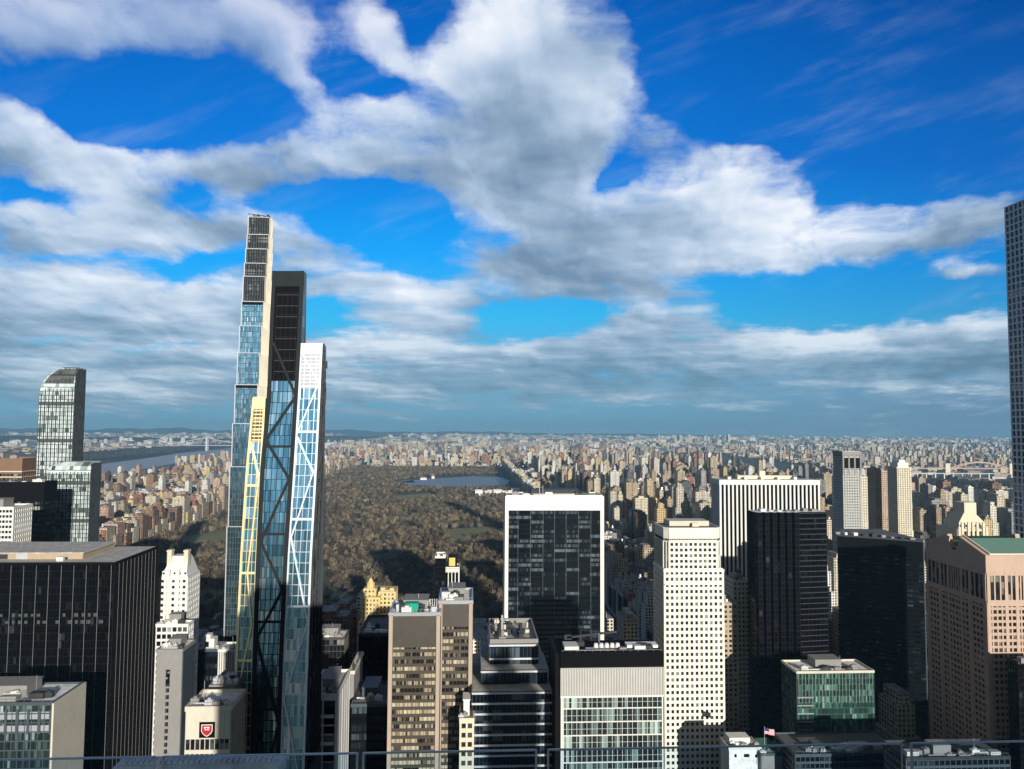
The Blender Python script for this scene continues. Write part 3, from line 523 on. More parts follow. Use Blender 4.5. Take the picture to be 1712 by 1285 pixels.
# curved-crest glass tower (vertical stripes), tall part with rounded west shoulder and a lower wing
def curved_tower():
    t = thing('glass_tower', 'striped glass skyscraper with rounded top shoulder and lower wing, far left', 'skyscraper', (at(105, 700, 635).x, 650, 0))
    def vol(pl, pr, pt, Y, D, RX, RZ, nm, n):
        x0, x1, z1 = at(pl, pt, Y).x, at(pr, pt, Y).x, (at(pl, pt, Y).z+at(pr, pt, Y).z)/2
        prof = [(x0, 0)] + [(x0+RX*(1-math.cos(q*math.pi/20)), z1-RZ+RZ*math.sin(q*math.pi/20)) for q in range(0, 11)] + [(x1, z1), (x1, 0)]
        m = MB(); flr = 3.4; bay = (x1-x0)/n
        # the front leans back in a curve near its top as well
        def Yf(z): q = max(0, (z-(z1-RZ*.75))/(RZ*.75)); return Y + 7.0*q*q
        rows = int(z1/flr)
        def xl(z): 
            if z <= z1-RZ: return x0
            return x0+RX*(1-math.sqrt(max(0, 1-((z-(z1-RZ))/RZ)**2)))
        for j in range(rows+1):
            za, zb = j*z1/(rows+1), (j+1)*z1/(rows+1); xa, xb = xl(za), min(xl(zb), x1-1)
            m.quad((xa, Yf(za), za), (x1, Yf(za), za), (x1, Yf(zb), zb), (xb, Yf(zb), zb), [((xa-x0)/bay*1.0, j), (n, j), (n, j+1), ((xb-x0)/bay, j+1)])
            m.quad((x1, Yf(za), za), (x1, Y+D, za), (x1, Y+D, zb), (x1, Yf(zb), zb), [(40, j), (46, j), (46, j+1), (40, j+1)])
            m.quad((xa, Y+D, za), (xa, Yf(za), za), (xb, Yf(zb), zb), (xb, Y+D, zb), [(50, j), (56, j), (56, j+1), (50, j+1)])
        m.quad((xl(z1), Yf(z1), z1), (x1, Yf(z1), z1), (x1, Y+D, z1), (xl(z1), Y+D, z1))
        m.build('glass_wall', MT['g_silver'], t)
        m = MB()
        for i in range(2*n+1):
            x = x0 + (x1-x0)*i/(2*n); w = bay*.27 if i % 2 else .12
            zs = np.linspace(0, z1, 28)
            pts = [(max(x, xl(z)), Yf(z), z) for z in zs if xl(z) <= x+.01 or True]
            for p, q in zip(pts, pts[1:]):
                if xl(q[2]) > x+.5: continue
                m.bar(p, q, w, .35, (0, -1, 0))
        for i in range(9): yy = Y + D*(i+.5)/9; m.bar((x1, yy, 0), (x1, yy, z1-1), .9, .3, (1, 0, 0))
        m.build('dark_stripe', MT['dgrey'], t)
        m = MB()
        for j in range(0, rows, 1): z = (j+.02)*z1/(rows+1); m.bar((xl(z), Yf(z), z), (x1, Yf(z), z), .45 if j % 9 else 3.0, .25, (0, -1, 0))
        m.build('floor_band', MT['gunmetal'], t)
        return x0, x1, z1, Y, D, xl, Yf
    a = vol(68, 126, 613, 640, 18, 17, 24, 'tall', 9)
    x0, x1, z1, Y, D, xl, Yf = a
    m = MB(); zc = z1-13.5   # louvred crown
    for q in range(12): z = zc + q*1.05; m.bar((xl(z)+2, Yf(z)-.1, z), (x1-1.2, Yf(z)-.1, z), .75, .55, (0, -1, .25))
    m.build('crown_louvre', MT['dgrey'], t)
    m = MB(); m.bar((x1-.4, Y-.3, 0), (x1-.4, Yf(z1)-.3, z1), .9, .6, (0, -1, 0)); m.bar((xl(z1)-2, Yf(z1)-.2, z1-.2), (x1, Yf(z1)-.2, z1-.2), .8, .6, (0, -1, 0)); m.build('corner_fin', MT['gunmetal'], t)
    b = vol(80, 152, 772, 622, 17.6, 10, 8, 'wing', 12)
    HERO_RECTS.append((66, 168, 612, 640)); FOOT.append((a[0]-5, b[1]+8, 615, 670))
curved_tower()
# ------------------------------------------------------------------ the very slender stepped tower
MT['slatedark'] = mat_wall('dark_cool_metal', (0.020, 0.026, 0.032), .3, .6)
def slender():
    t = thing('slender_tower', 'tallest needle-thin stepped skyscraper with blue glass and ivory flank', 'skyscraper', (at(430, 700, 640).x, 640, 0))
    # (level pixel y of the top of each step, front depth) from the top down
    pr = [(363, 640), (392, 638), (416, 635.5), (440, 633), (462, 630.5), (504, 628), (545, 624.5), (590, 621), (643, 617), (708, 613), (780, 609), (880, 606)]
    xw, xe, yb = at(416.5, 363, 640).x, at(450, 363, 640).x, 651
    zs = [at(430, y, Y).z for y, Y in pr] + [0]
    nb = 8
    gl = MB(); cg = MB(); fr = MB(); dk = MB(); br = MB(); lo = MB(); side = MB()
    for i, (y, Y) in enumerate(pr):
        z1, z0 = zs[i], zs[i+1]; nf = max(2, round((z1-z0)/4.2))
        (cg if z1 > 372 else gl).box(xw, xe, Y, yb, z0, z1, (xe-xw)/nb, (z1-z0)/nf)
        (dk if z1 > 372 else fr).lattice((xw, Y, z0), (xe, Y, z0), (xe, Y, z1), (xw, Y, z1), nb, nf, .55 if z1 > 372 else .32, .9 if z1 > 372 else .35, .5)
        for q in range(0, 9):
            if z1 > 372: xx = xw+(xe-xw)*(q+.5)/nb; lo.bar((xx, Y-.3, z0), (xx, Y-.3, z1), .28, .5, (0, -1, 0))
        side.bar((xe, Y+.35, z0), (xe, Y+.35, z1-.3), .6, .42, (1, 0, 0))
        br.bar((xw-.2, Y-.25, z1), (xe+.2, Y-.25, z1), .5, .7, (0, -1, 0))
        br.bar((xw-.35, Y-.1, z0), (xw-.35, Y-.1, z1), .7, .9, (0, -1, 0))
    gl.build('glass_wall', MT['g_blue'], t); cg.build('crown_glass', MT['g_dark'], t); fr.build('facade_grid', MT['slate'], t); dk.build('crown_grid', MT['slatedark'], t); lo.build('crown_fin', MT['gunmetal'], t); br.build('step_edge', MT['alu'], t)
    m = MB(); zt = zs[0]
    for i, (y, Y) in enumerate(pr):
        m.box(xe, xe+.4, Y+.2, yb+.3, zs[i+1], zs[i]+.4, 3, 4.2, bottom=True)
        yy = Y + 2
        while yy < yb: side.bar((xe+.4, yy, zs[i+1]), (xe+.9, yy, zs[i]+.2), .7, .35, (1, 0, 0)); yy += 3.2
    m.build('side_wall', MT['terracotta'], t); side.build('side_pilaster', MT['terracotta'], t)
    m = MB()
    for zz, yf in ((zs[5]-.6, pr[5][1]), (zs[8]-.6, pr[8][1])): m = MB(); m.box(xw-.3, xe+.2, yf-.7, 650, zz-2, zz, bottom=True); m.build('mechanical_band', MT['black'], t)
    m = MB()
    for q in range(6): xx = xw+(xe-xw)*(q+.4)/6; m.box(xx-.9, xx+.9, 641, 646, zt, zt+1.2+.8*(q % 3))
    m.bar((xw-1.5, 642, zt+3.4), (xw+12, 642, zt+2.0), .5, .5, (0, -1, 0)); m.box(xw+3, xw+3.5, 642, 642.5, zt, zt+3.2); m.build('roof_crane', MT['dgrey'], t)
    HERO_RECTS.append((390, 458, 360, 640)); FOOT.append((xw-6, xe+6, 600, 656))
slender()
# ------------------------------------------------------------------ the braced, tapering three-peaked tower
MT['shade_facet'] = mat_wall('shade_tinted_metal', (0.022, 0.026, 0.028), .2, .75)  # metal darkened to stand for the middle facet's shade
def braced():
    t = thing('braced_tower', 'tapering three-peaked glass skyscraper with diagonal bracing, left of centre', 'skyscraper', (at(470, 900, 290).x, 300, 0))
    Y0, k = 283.5, 0.062
    S = lambda px, py: at(px, py, Y0, k)
    # each facet: left edge and right edge as (px,py) polylines from the top down
    fac = {
     'A': ([(423,665),(412,780),(402,930),(394,1100),(387,1300)], [(443,665),(437,780),(430,930),(424,1100),(419,1300)]),
     'B': ([(457,453),(452,560),(448,665),(437,780),(430,930),(424,1100),(419,1300)], [(508,453),(503,560),(497,665),(490,780),(480,930),(472,1100),(466,1300)]),
     'C': ([(500,575),(497,665),(490,780),(480,930),(472,1100),(466,1300)], [(539,575),(535,665),(529.5,780),(521,930),(515,1100),(508,1300)])}
    def interp(poly, py):
        for (xa, ya), (xb, yb_) in zip(poly, poly[1:]):
            if ya <= py <= yb_: return xa+(xb-xa)*(py-ya)/(yb_-ya)
        return poly[-1][0] if py > poly[-1][1] else poly[0][0]
    off = {'A': .7, 'B': 0.0, 'C': .9}   # facets fold slightly in and out of one another
    frm = {'A': 'yellow', 'B': 'shade_facet', 'C': 'pale_glare_alu'}; nb = {'A': 3, 'B': 6, 'C': 4}  # one real metal; sun glare and shade are painted into these frame colours
    names = {'A': 'glare_gold_peak', 'B': 'shade_dark_peak', 'C': 'glare_white_peak'}
    YB = lambda z: 319-.032*max(0, z)
    for key, (L, Rr) in fac.items():
        top = L[0][1]; bot = 1300; Pt = lambda s_, py: (lambda a, b: a.lerp(b, s_) + Vector((0, off[key], 0)))(S(interp(L, py), py), S(interp(Rr, py), py))
        zt = Pt(.5, top).z; step = 4.25*F/290
        ys = []; py = top
        while py < bot: ys.append(py); py += step
        ys.append(bot)
        n = nb[key]; gl = MB(); lou = MB(); fr = MB(); dg = MB(); bk = MB(); edge = MB()
        head = {'A': 18, 'B': 26, 'C': 17}[key]; louv = {'A': 82, 'B': 178, 'C': 70}[key]
        N_ = (0, -1, .06)
        for j, (ya, yb_) in enumerate(zip(ys, ys[1:])):
            a, b, c, d = Pt(0, yb_), Pt(1, yb_), Pt(1, ya), Pt(0, ya)
            hi = (ya+yb_)/2 - top < louv
            (lou if hi else gl).quad(a, b, c, d, [(0, j), (n, j), (n, j+1), (0, j+1)])
            bk.quad((b.x, b.y, b.z), (b.x, YB(b.z), b.z), (c.x, YB(c.z), c.z), (c.x, c.y, c.z), [(0, j), (7, j), (7, j+1), (0, j+1)]) 
            bk.quad((a.x, YB(a.z), a.z), (a.x, a.y, a.z), (d.x, d.y, d.z), (d.x, YB(d.z), d.z), [(10, j), (17, j), (17, j+1), (10, j+1)])
            if not hi or key != 'B': fr.bar(d, c, .18 if j % 8 else .9, .30, N_)
            elif j % 2 == 0: fr.bar(Pt(.15, ya), Pt(.85, ya), .16, .12, N_)
            if hi and ya > top + head:
                for q in range(3 if key != 'B' else 1): yy = ya+(yb_-ya)*(q+.5)/3; dg.bar(Pt(.16, yy), Pt(.86, yy), .5 if key != 'B' else .3, .35 if key != 'B' else .1, N_)
            for i in range(1, n):
                if not (hi and ya < top + head): fr.bar(Pt(i/n, yb_), Pt(i/n, ya), .14 if not (hi and key == 'B') else .1, .34 if not (hi and key == 'B') else .1, N_)
            w = {'A': .8, 'B': 1.5, 'C': .8}[key]
            edge.bar(Pt(.04, yb_), Pt(.04, ya), w, .62, N_); edge.bar(Pt(.955, yb_), Pt(.955, ya), w, .62, N_)
        a, b = Pt(0, top), Pt(1, top)
        edge.quad(Pt(0, top+head)+Vector((0, -.5, 0)), Pt(1, top+head)+Vector((0, -.5, 0)), b+Vector((0, -.5, 0)), a+Vector((0, -.5, 0)))
        bk.quad(a, b, (b.x, YB(b.z), b.z), (a.x, YB(a.z), a.z)); bk.quad((b.x, YB(0), 0), (a.x, YB(0), 0), (a.x, YB(a.z), a.z), (b.x, YB(b.z), b.z))
        # diagonal braces, a long zigzag
        zig = {'A': [(738,.1),(800,.85),(960,.45),(1045,.8),(1160,.15),(1300,.8)], 'B': [(573,.12),(662,.95),(735,.06),(800,.9),(905,.1),(985,.9),(1068,.07),(1210,.95),(1300,.5)], 'C': [(592,.15),(640,.9),(728,.05),(790,.85),(900,.1),(1040,.92),(1170,.1),(1300,.8)]}[key]
        for (ya, sa), (yb_, sb) in zip(zig, zig[1:]): edge.bar(Pt(sb, yb_)+Vector((0, -.15, 0)), Pt(sa, ya)+Vector((0, -.15, 0)), {'A': .55, 'B': .95, 'C': .55}[key], .5, N_)
        p = gl.build(names[key], MT['g_blue' if key != 'B' else 'g_blue'], t)
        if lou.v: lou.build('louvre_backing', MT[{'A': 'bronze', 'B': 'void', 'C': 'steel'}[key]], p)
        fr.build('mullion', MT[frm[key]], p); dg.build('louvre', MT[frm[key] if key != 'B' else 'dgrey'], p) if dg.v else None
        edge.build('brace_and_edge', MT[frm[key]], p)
        bk.build('side_wall', MT['g_dark'], p)
    # grey eastern flank, leaning in towards the top
    m = MB()
    zt = S(539, 575).z
    pts = [(539,575),(535,665),(529.5,780),(521,930),(515,1100),(508,1300)]
    r = rng_of('fl')
    for (xa, ya), (xb, yb_) in zip(pts, pts[1:]):
        nseg = int((yb_-ya)/9)
        for q in range(nseg):
            y_ = ya+(yb_-ya)*(q+.5)/nseg; x_ = xa+(xb-xa)*(q+.5)/nseg; p = S(x_, y_)
            for e in range(5):
                yy = p.y + 2 + e*6.2 + r.uniform(-1, 1)
                if yy < YB(p.z)-1: m.bar((p.x, yy, p.z-1.6), (p.x, yy, p.z+1.4), .5, .5+r.uniform(0, .4), (1, 0, 0))
    m.build('flank_mullion', MT['dgrey'], t)
    HERO_RECTS.append((385, 545, 575, 290)); FOOT.append((-98, -50, 280, 325))
braced()
# ------------------------------------------------------------------ left of centre, in front of the park
def crown_hotel():
    h = hero('hotel_tower', 'white stone hotel tower with steep pale roof between twin chimneys', 'hotel', 268, 313, 966, 470, 20, 'g_win', 'white', bay=3.0, flr=3.6, pw=1.5, sh=1.9, dp=.5, roof=False, side='E', wallname='inner_wall')
    punched(h, .45, .42)
    x0, x1, y0, y1, z = h['x0'], h['x1'], h['y0'], h['y1'], h['z']; t = h['root']
    zr = at(295, 932, 470).z; xa, xb = at(281, 935, 470).x, at(306, 935, 470).x
    m = MB(); b = [(x0, y0), (x1, y0), (x1, y1), (x0, y1)]; c = [(xa, y0+6), (xb, y0+6), (xb, y1-6), (xa, y1-6)]
    for i in range(4): j = (i+1) % 4; m.quad((*b[i], z), (*b[j], z), (*c[j], zr), (*c[i], zr))
    m.quad(*[(*q, zr) for q in c]); p = m.build('roof', MT['white'], t)
    for i, px in enumerate((279, 307)):
        x = at(px, 920, 470).x; m = MB(); m.box(x-1.3, x+1.3, y0+4, y0+8, z, at(px, 921, 470).z); m.box(x-1.6, x+1.6, y0+3.7, y0+8.3, at(px, 921, 470).z-1, at(px, 921, 470).z-.3, bottom=True); m.build('chimney', MT['cream'], p)
    for i in range(5):
        x = x0+(x1-x0)*(i+.5)/5; m = MB(); m.box(x-.9, x+.9, y0+1, y0+5, z, z+4.0); m.quad((x-.6, y0+.97, z+1), (x+.6, y0+.97, z+1), (x+.6, y0+.97, z+3.2), (x-.6, y0+.97, z+3.2), None, 1); m.build('dormer', [MT['white'], MT['g_win']], p)
    m = MB()
    for f_ in (.32, .68): x = x0+(x1-x0)*f_; m.box(x-.7, x+.7, y0-1.1, y0, 0, z+5)
    m.box(x0-.6, x1+.6, y0-.7, y0+.3, z-1, z+.2, bottom=True); m.build('pier', MT['white'], t)
crown_hotel()
h = hero('office_tower', 'white-topped tower with cluttered roof below the chimneyed hotel', 'office building', 262, 314, 1046, 447, 8, 'g_dark', 'white', bay=3.0, flr=4, pw=.6, sh=1.4, dp=.4, rk=dict(rmat='wroof', n=9), side='E')
h = hero('concrete_tower', 'plain grey concrete tower with one slot of small windows, right of the black slab', 'office building', 262, 305, 1088, 425, 18, 'grey', 'grey', frontbars=False, wallname='wall', rk=dict(n=8, rmat='wroof', par=1.0))
m = MB(); xx = at(280, 1150, 425).x; zt = h['z']-10
for q in range(22): z_ = zt-11-q*3.6; m.bar((xx-.9, 425-.02, z_), (xx+.9, 425-.02, z_), 2.2, .06, (0, -1, 0), 1)
m.bar((xx, 425, zt-9), (xx, 425, zt), 2.2, .1, (0, -1, 0), 1); m.build('window_slot', [MT['dgrey'], MT['g_dark']], h['root'])
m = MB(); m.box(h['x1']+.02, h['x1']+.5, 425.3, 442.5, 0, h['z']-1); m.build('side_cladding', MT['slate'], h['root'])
h = hero('office_tower', 'dark blank tower with a small white penthouse, left of the braced skyscraper', 'office building', 325, 366, 1088, 520, 18, 'g_navy', 'black', bay=3.0, flr=4, pw=.3, sh=1.2, dp=.3, rk=dict(n=3, pent=False, mat='slate'), side='E')
z = h['z']; xa, xb = at(338, 1080, 524).x, at(358, 1080, 524).x
m = MB(); m.box(xa, xb, 524, 531, z, z+7); m.box(xa+1.5, xb-3, 525, 530, z+7, z+9.5); m.build('penthouse', MT['white'], h['root'])
m = MB(); m.quad((xa+2, 523.9, z+1.5), (xa+4.4, 523.9, z+1.5), (xa+4.4, 523.9, z+5), (xa+2, 523.9, z+5)); m.build('opening', MT['black'], h['root'])
h = hero('office_block', 'pale block with draped vertical ribs touching the braced skyscraper', 'office building', 366, 392, 1088, 500, 16, 'grey', 'white', bay=1.5, flr=30, pw=.6, sh=.0, dp=.5, wallname='wall', rk=dict(n=3, pent=False), side='E')
# crest building
h = hero('club_building', 'cream office block bearing a black panel with a crimson shield', 'office building', 312, 385, 1186, 262, 16, 'g_dark', 'limestone', bay=1.55, flr=3.7, pw=.22, sh=.0, dp=.35, rk=dict(n=5, pent=False, rmat='wroof', pm='white'), side='E')
x0, x1, y0, z = h['x0'], h['x1'], h['y0'], h['z']
m = MB(); m.box(x0-.02, x1+.02, y0-.22, y0-.0, z-9.6, z-.2, bottom=True); 
for q in range(int((x1-x0)/1.55)+1): xx = x0+.1+q*1.55; m.bar((xx, y0-.22, z-9.6), (xx, y0-.22, z-.2), .16, .12, (0, -1, 0))
for q in range(10): zz = z-13.6-q*3.9; m.bar((x0-.1, y0-.1, zz), (x1+.1, y0-.1, zz), 1.3, .42, (0, -1, 0))
m.build('cladding', MT['limestone'], h['root'])
pc = at(347, 1219, y0); s_ = 2.55
m = MB(); m.box(pc.x-s_, pc.x+s_, y0-.62, y0-.36, pc.z-s_, pc.z+s_, bottom=True); sg = m.build('sign_panel', MT['black'], h['root'])
def shield(sc, y, mat, nm, dz=0):
    pts = [(-1, 1), (1, 1), (1, -.15), (.78, -.6), (.4, -.92), (0, -1.15), (-.4, -.92), (-.78, -.6), (-1, -.15)]
    m = MB(); P = [(pc.x+x*sc, y, pc.z+zz*sc+dz) for x, zz in pts]; i = len(m.v)
    m.v = P + [(p[0], y+.08, p[2]) for p in P]; m.f = [tuple(reversed(range(9)))] + [(k, (k+1) % 9, 9+(k+1) % 9, 9+k) for k in range(9)]; m.uv = [(0, 0)]*(9+36); m.mi = [0]*10
    return m.build(nm, mat, sg)
shield(1.85, y0-.72, MT['white'], 'shield_border'); shield(1.6, y0-.80, MT['red'], 'shield')
m = MB()
for dx, dz, w, hh in ((0, .75, 1.9, .32), (-.55, .25, .6, .28), (.5, .28, .8, .2), (.1, -.05, 1.5, .2)): m.box(pc.x+dx-w/2, pc.x+dx+w/2, y0-.86, y0-.81, pc.z+dz-hh/2+.2, pc.z+dz+hh/2+.2, bottom=True)
m.build('shield_emblem', MT['white'], sg)
# roof structure behind the crest building
h2 = hero('stepped_block', 'pale stepped roof block rising behind the crimson shield building', 'office building', 352, 392, 1150, 285, 18, 'grey', 'grey', frontbars=False, wallname='wall', rk=dict(n=10, pent=False, rmat='wroof'))
m = MB(); 
for q in range(7): xx = h2['x0']+1+q*1.3; m.bar((xx, 286, h2['z']), (xx+.7, 286, h2['z']+2.8), .18, .18, (0, -1, 0))
m.cyl((h2['x0']+5, 290), 2.0, h2['z'], h2['z']+2.0, 14, 1.2); m.build('roof_frame', MT['white'], h2['root'])
# right of the braced tower
h = hero('office_block', 'small dark gridded block with a pale cluttered roof beside the braced skyscraper', 'office building', 520, 576, 1068, 430, 16, 'g_dark', 'bronze', bay=2.0, flr=3.4, pw=.2, sh=.4, dp=.2, rk=dict(n=7, rmat='wroof', par=.8), side='E')
h = hero('office_block', 'dark block in white frame with finely ribbed flank beside the braced skyscraper', 'office building', 518, 563, 1165, 330, 32, 'g_dark', 'white', bay=6, flr=4, pw=.7, sh=0, dp=.5, rk=dict(n=7, rmat='roof', par=1.4, pent=True), side='E', edge=1.1)
m = MB()
for q in range(int(32/1.0)): m.bar((h['x1']+.05, 330.8+q*1.0, 0), (h['x1']+.05, 330.8+q*1.0, h['z']-1), .28, .35, (1, 0, 0))
m.build('flank_fin', MT['steel'], h['root'])
m = MB(); m.bar((h['x0'], 330, h['z']-.6), (h['x1']+.5, 330, h['z']-.6), 1.4, .7, (0, -1, 0))
r = rng_of('q')
for q in range(14): m.bar((h['x0']+1, 330-.1, h['z']-8-q*3.8), (h['x1']-1, 330-.1, h['z']-8-q*3.8), .5+.9*(q % 3 == 0), .2, (0, -1, 0))
m.build('white_band', MT['white'], h['root'])
hero('office_block', 'thin pale block edge between the ribbed flank and the dark tower', 'office building', 584, 592, 1125, 370, 30, 'grey', 'cream', frontbars=False, wallname='wall', rk=dict(n=2, pent=False))
hero('dark_tower', 'nearly black office tower with tiny windows, left of the twin brown slabs', 'skyscraper', 600, 651, 1062, 420, 40, 'g_black', 'black', bay=1.7, flr=3.5, pw=.5, sh=1.0, dp=.3, rk=dict(n=4, mat='dgrey', pent=False, rmat='droof'), side='E')
hero('dark_tower', 'low black office block under the dark tower, left of the brown slabs', 'office building', 588, 645, 1180, 360, 30, 'g_navy', 'black', bay=2.5, flr=4, pw=.3, sh=1.2, dp=.3, rk=dict(n=4, mat='slate', pent=True, rmat='droof', pm='slate'), side='E')
# yellow stone hotel on the park's edge
def stone_hotel():
    t = thing('stone_hotel', 'yellow stone hotel with stepped turret and chimneys at the park edge', 'hotel', (at(628, 1000, 690).x, 700, 0))
    def blk(pl, pr, pt, Y, D, nm='wall', cap=True, win=True):
        x0, x1, z = at(pl, pt, Y).x, at(pr, pt, Y).x, at(pl, pt, Y).z
        m = MB(); nb = max(1, round((x1-x0)/3.2)); m.box(x0, x1, Y, Y+D, 0, z, (x1-x0)/nb, 3.7); p = m.build(nm, MT['g_win'] if win else MT['limestone'], t)
        m = MB(); nf = int(z/3.7)
        m.lattice((x0, Y, 0), (x1, Y, 0), (x1, Y, z), (x0, Y, z), nb, nf, 1.8, 1.9, .5, rows=[j for j in range(nf+1)]); m.lattice((x1, Y, 0), (x1, Y+D, 0), (x1, Y+D, z), (x1, Y, z), max(2, int(D/3.2)), nf, 1.8, 1.9, .5)
        m.box(x0-.7, x1+.7, Y-.7, Y+D+.5, z-.6, z+.5, bottom=True); m.build('stone_front', MT['yellowstone'], p); return x0, x1, z, Y, D
    MT['yellowstone'] = mat_wall('yellow_stone', (0.66, 0.52, 0.24), 0.15)
    blk(600, 612, 1040, 688, 30); blk(606, 634, 1000, 692, 26); a = blk(609, 627, 985, 698, 12); blk(634, 660, 990, 700, 24); blk(629, 652, 1030, 690, 8)
    x0, x1, z, Y, D = a; cx, cy = (x0+x1)/2, Y+D/2
    m = MB(); m.cyl((cx, cy), (x1-x0)*.38, z, z+5, 8); m.cyl((cx, cy), (x1-x0)*.3, z+5, z+9, 8, .8); m.build('turret', MT['yellowstone'], t)
    for px, py in ((640, 982), (655, 983), (647, 986)):
        p = at(px, py, 704); m = MB(); m.box(p.x-2, p.x+2, 704, 709, p.z-8, p.z); m.build('chimney', MT['yellowstone'], t)
    HERO_RECTS.append((598, 664, 975, 690)); FOOT.append((a[0]-15, a[1]+30, 680, 730))
stone_hotel()
# slim dark tower with arched white front
def slim():
    h = hero('slim_tower', 'slim black tower in front of the park behind the brown slabs', 'skyscraper', 728, 744, 932, 600, 20, 'g_black', 'black', bay=2.2, flr=3.6, pw=.4, sh=.9, dp=.3, rk=dict(n=2, pent=False, mat='white'), side='E')
    h = hero('slim_tower', 'slim tower with tall white arched ribs and a gilded top', 'skyscraper', 744, 767, 950, 612, 14, 'g_black', 'white', bay=2.9, flr=40, pw=.7, sh=0, dp=.5, rk=dict(n=0, pent=False), side='E')
    x0, x1, z, y0, y1 = h['x0'], h['x1'], h['z'], h['y0'], h['y1']; n = h['nx']; bx = h['bx']
    m = MB()
    for i in range(n):
        for q in range(8):
            a0, a1 = math.pi*q/8, math.pi*(q+1)/8; cx = x0+(i+.5)*bx; R_ = bx*.42
            m.bar((cx+R_*math.cos(a0), y0-.1, z-4+R_*math.sin(a0)), (cx+R_*math.cos(a1), y0-.1, z-4+R_*math.sin(a1)), .35, .4, (0, -1, 0))
    m.bar((x0, y0-.1, z-1.3), (x1, y0-.1, z-1.3), 2.4, .5, (0, -1, 0)); m.build('arch', MT['white'], h['root'])
    m = MB(); m.box(x0+2.5, x1-1.5, y0+2, y1-2, z, z+9.5); m.build('top_block', MT['black'], h['root'])
    m = MB(); m.box(x0+3.2, x1-3, y0+1.7, y0+2, z+1.6, z+8.2, bottom=True)
    for q in range(4): m.box(x0+3.2, x1-3, y0+1.5, y0+1.7, z+2.2+q*1.7, z+2.6+q*1.7, bottom=True)
    m.build('gilt_panel', MT['gold'], h['root'])
slim()
# twin brown slabs
def twin():
    for nm, pl, pr, pt, Y, D, lb, solid in (('office_slab', 651, 736, 1028, 300, 22, 'brown office slab with blind windows and a green unit on its roof, front half of a pair', 12), ('office_slab', 734, 790, 1008, 308, 24, 'narrower brown office slab with blind windows, rear right half of a pair', 9)):
        h = hero(nm, lb, 'skyscraper', pl, pr, pt, Y, D, 'g_amber', 'bronze', bay=1.5, flr=2.75, pw=.14, sh=1.25, dp=.22, rk=dict(n=8, par=1.1, mat='steel', rmat='wroof', pm='grey'), side='E')
        x0, x1, y0, z, t = h['x0'], h['x1'], h['y0'], h['z'], h['root']
        m = MB()
        for xx in (x0+.7, x1-.7): m.bar((xx, y0-.2, 0), (xx, y0-.2, z), 1.5, .8, (0, -1, 0)); m.bar((xx-.45, y0-1.0, 0), (xx-.45, y0-1.0, z), .22, .15, (0, -1, 0)); m.bar((xx+.45, y0-1.0, 0), (xx+.45, y0-1.0, z), .22, .15, (0, -1, 0))
        m.build('corner_pier', MT['corner'], t)
        m = MB(); m.bar((x0+1.5, y0-.25, z-solid/2-.3), (x1-1.5, y0-.25, z-solid/2-.3), solid, .3, (0, -1, 0))
        for q in range(11, 14): m.bar((x0+1.5, y0-.25, z-solid-q*2.75*1.9), (x1-1.5, y0-.25, z-solid-q*2.75*1.9), 2.9, .22, (0, -1, 0))
        m.build('spandrel', MT['bronze'], t)
        if pl == 651:
            p = at(689, 1018, 306); m = MB(); m.box(p.x-2.6, p.x+2.6, 304, 308, z+.4, z+3.6); m.build('green_unit', MT['teal'], t)
            m = MB()
            for q in range(9): xx = x1-9+q*.9; m.bar((xx, 310, z), (xx, 310, z+4), .2, .2, (0, -1, 0))
            m.build('screen_fence', MT['white'], t)
MT['corner'] = mat_wall('rosy_corner_stone', (0.42, 0.34, 0.27), .12)
twin()
h = hero('stone_building', 'narrow white stone building with dark windows in front of the right brown slab', 'office building', 770, 791, 1205, 290, 14, 'g_win', 'cream', bay=1.9, flr=3.4, pw=.75, sh=1.6, dp=.4, rk=dict(n=2, pent=True, pm='white'), side='E', wallname='inner_wall')
punched(h, .5, .45)
h = hero('apartment_block', 'dark narrow block in the gap right of the twin brown slabs', 'office building', 792, 822, 1128, 400, 25, 'g_navy', 'black', bay=3, flr=4, pw=.3, sh=1, dp=.3, rk=dict(n=3, pent=False, mat='dgrey', rmat='droof'))
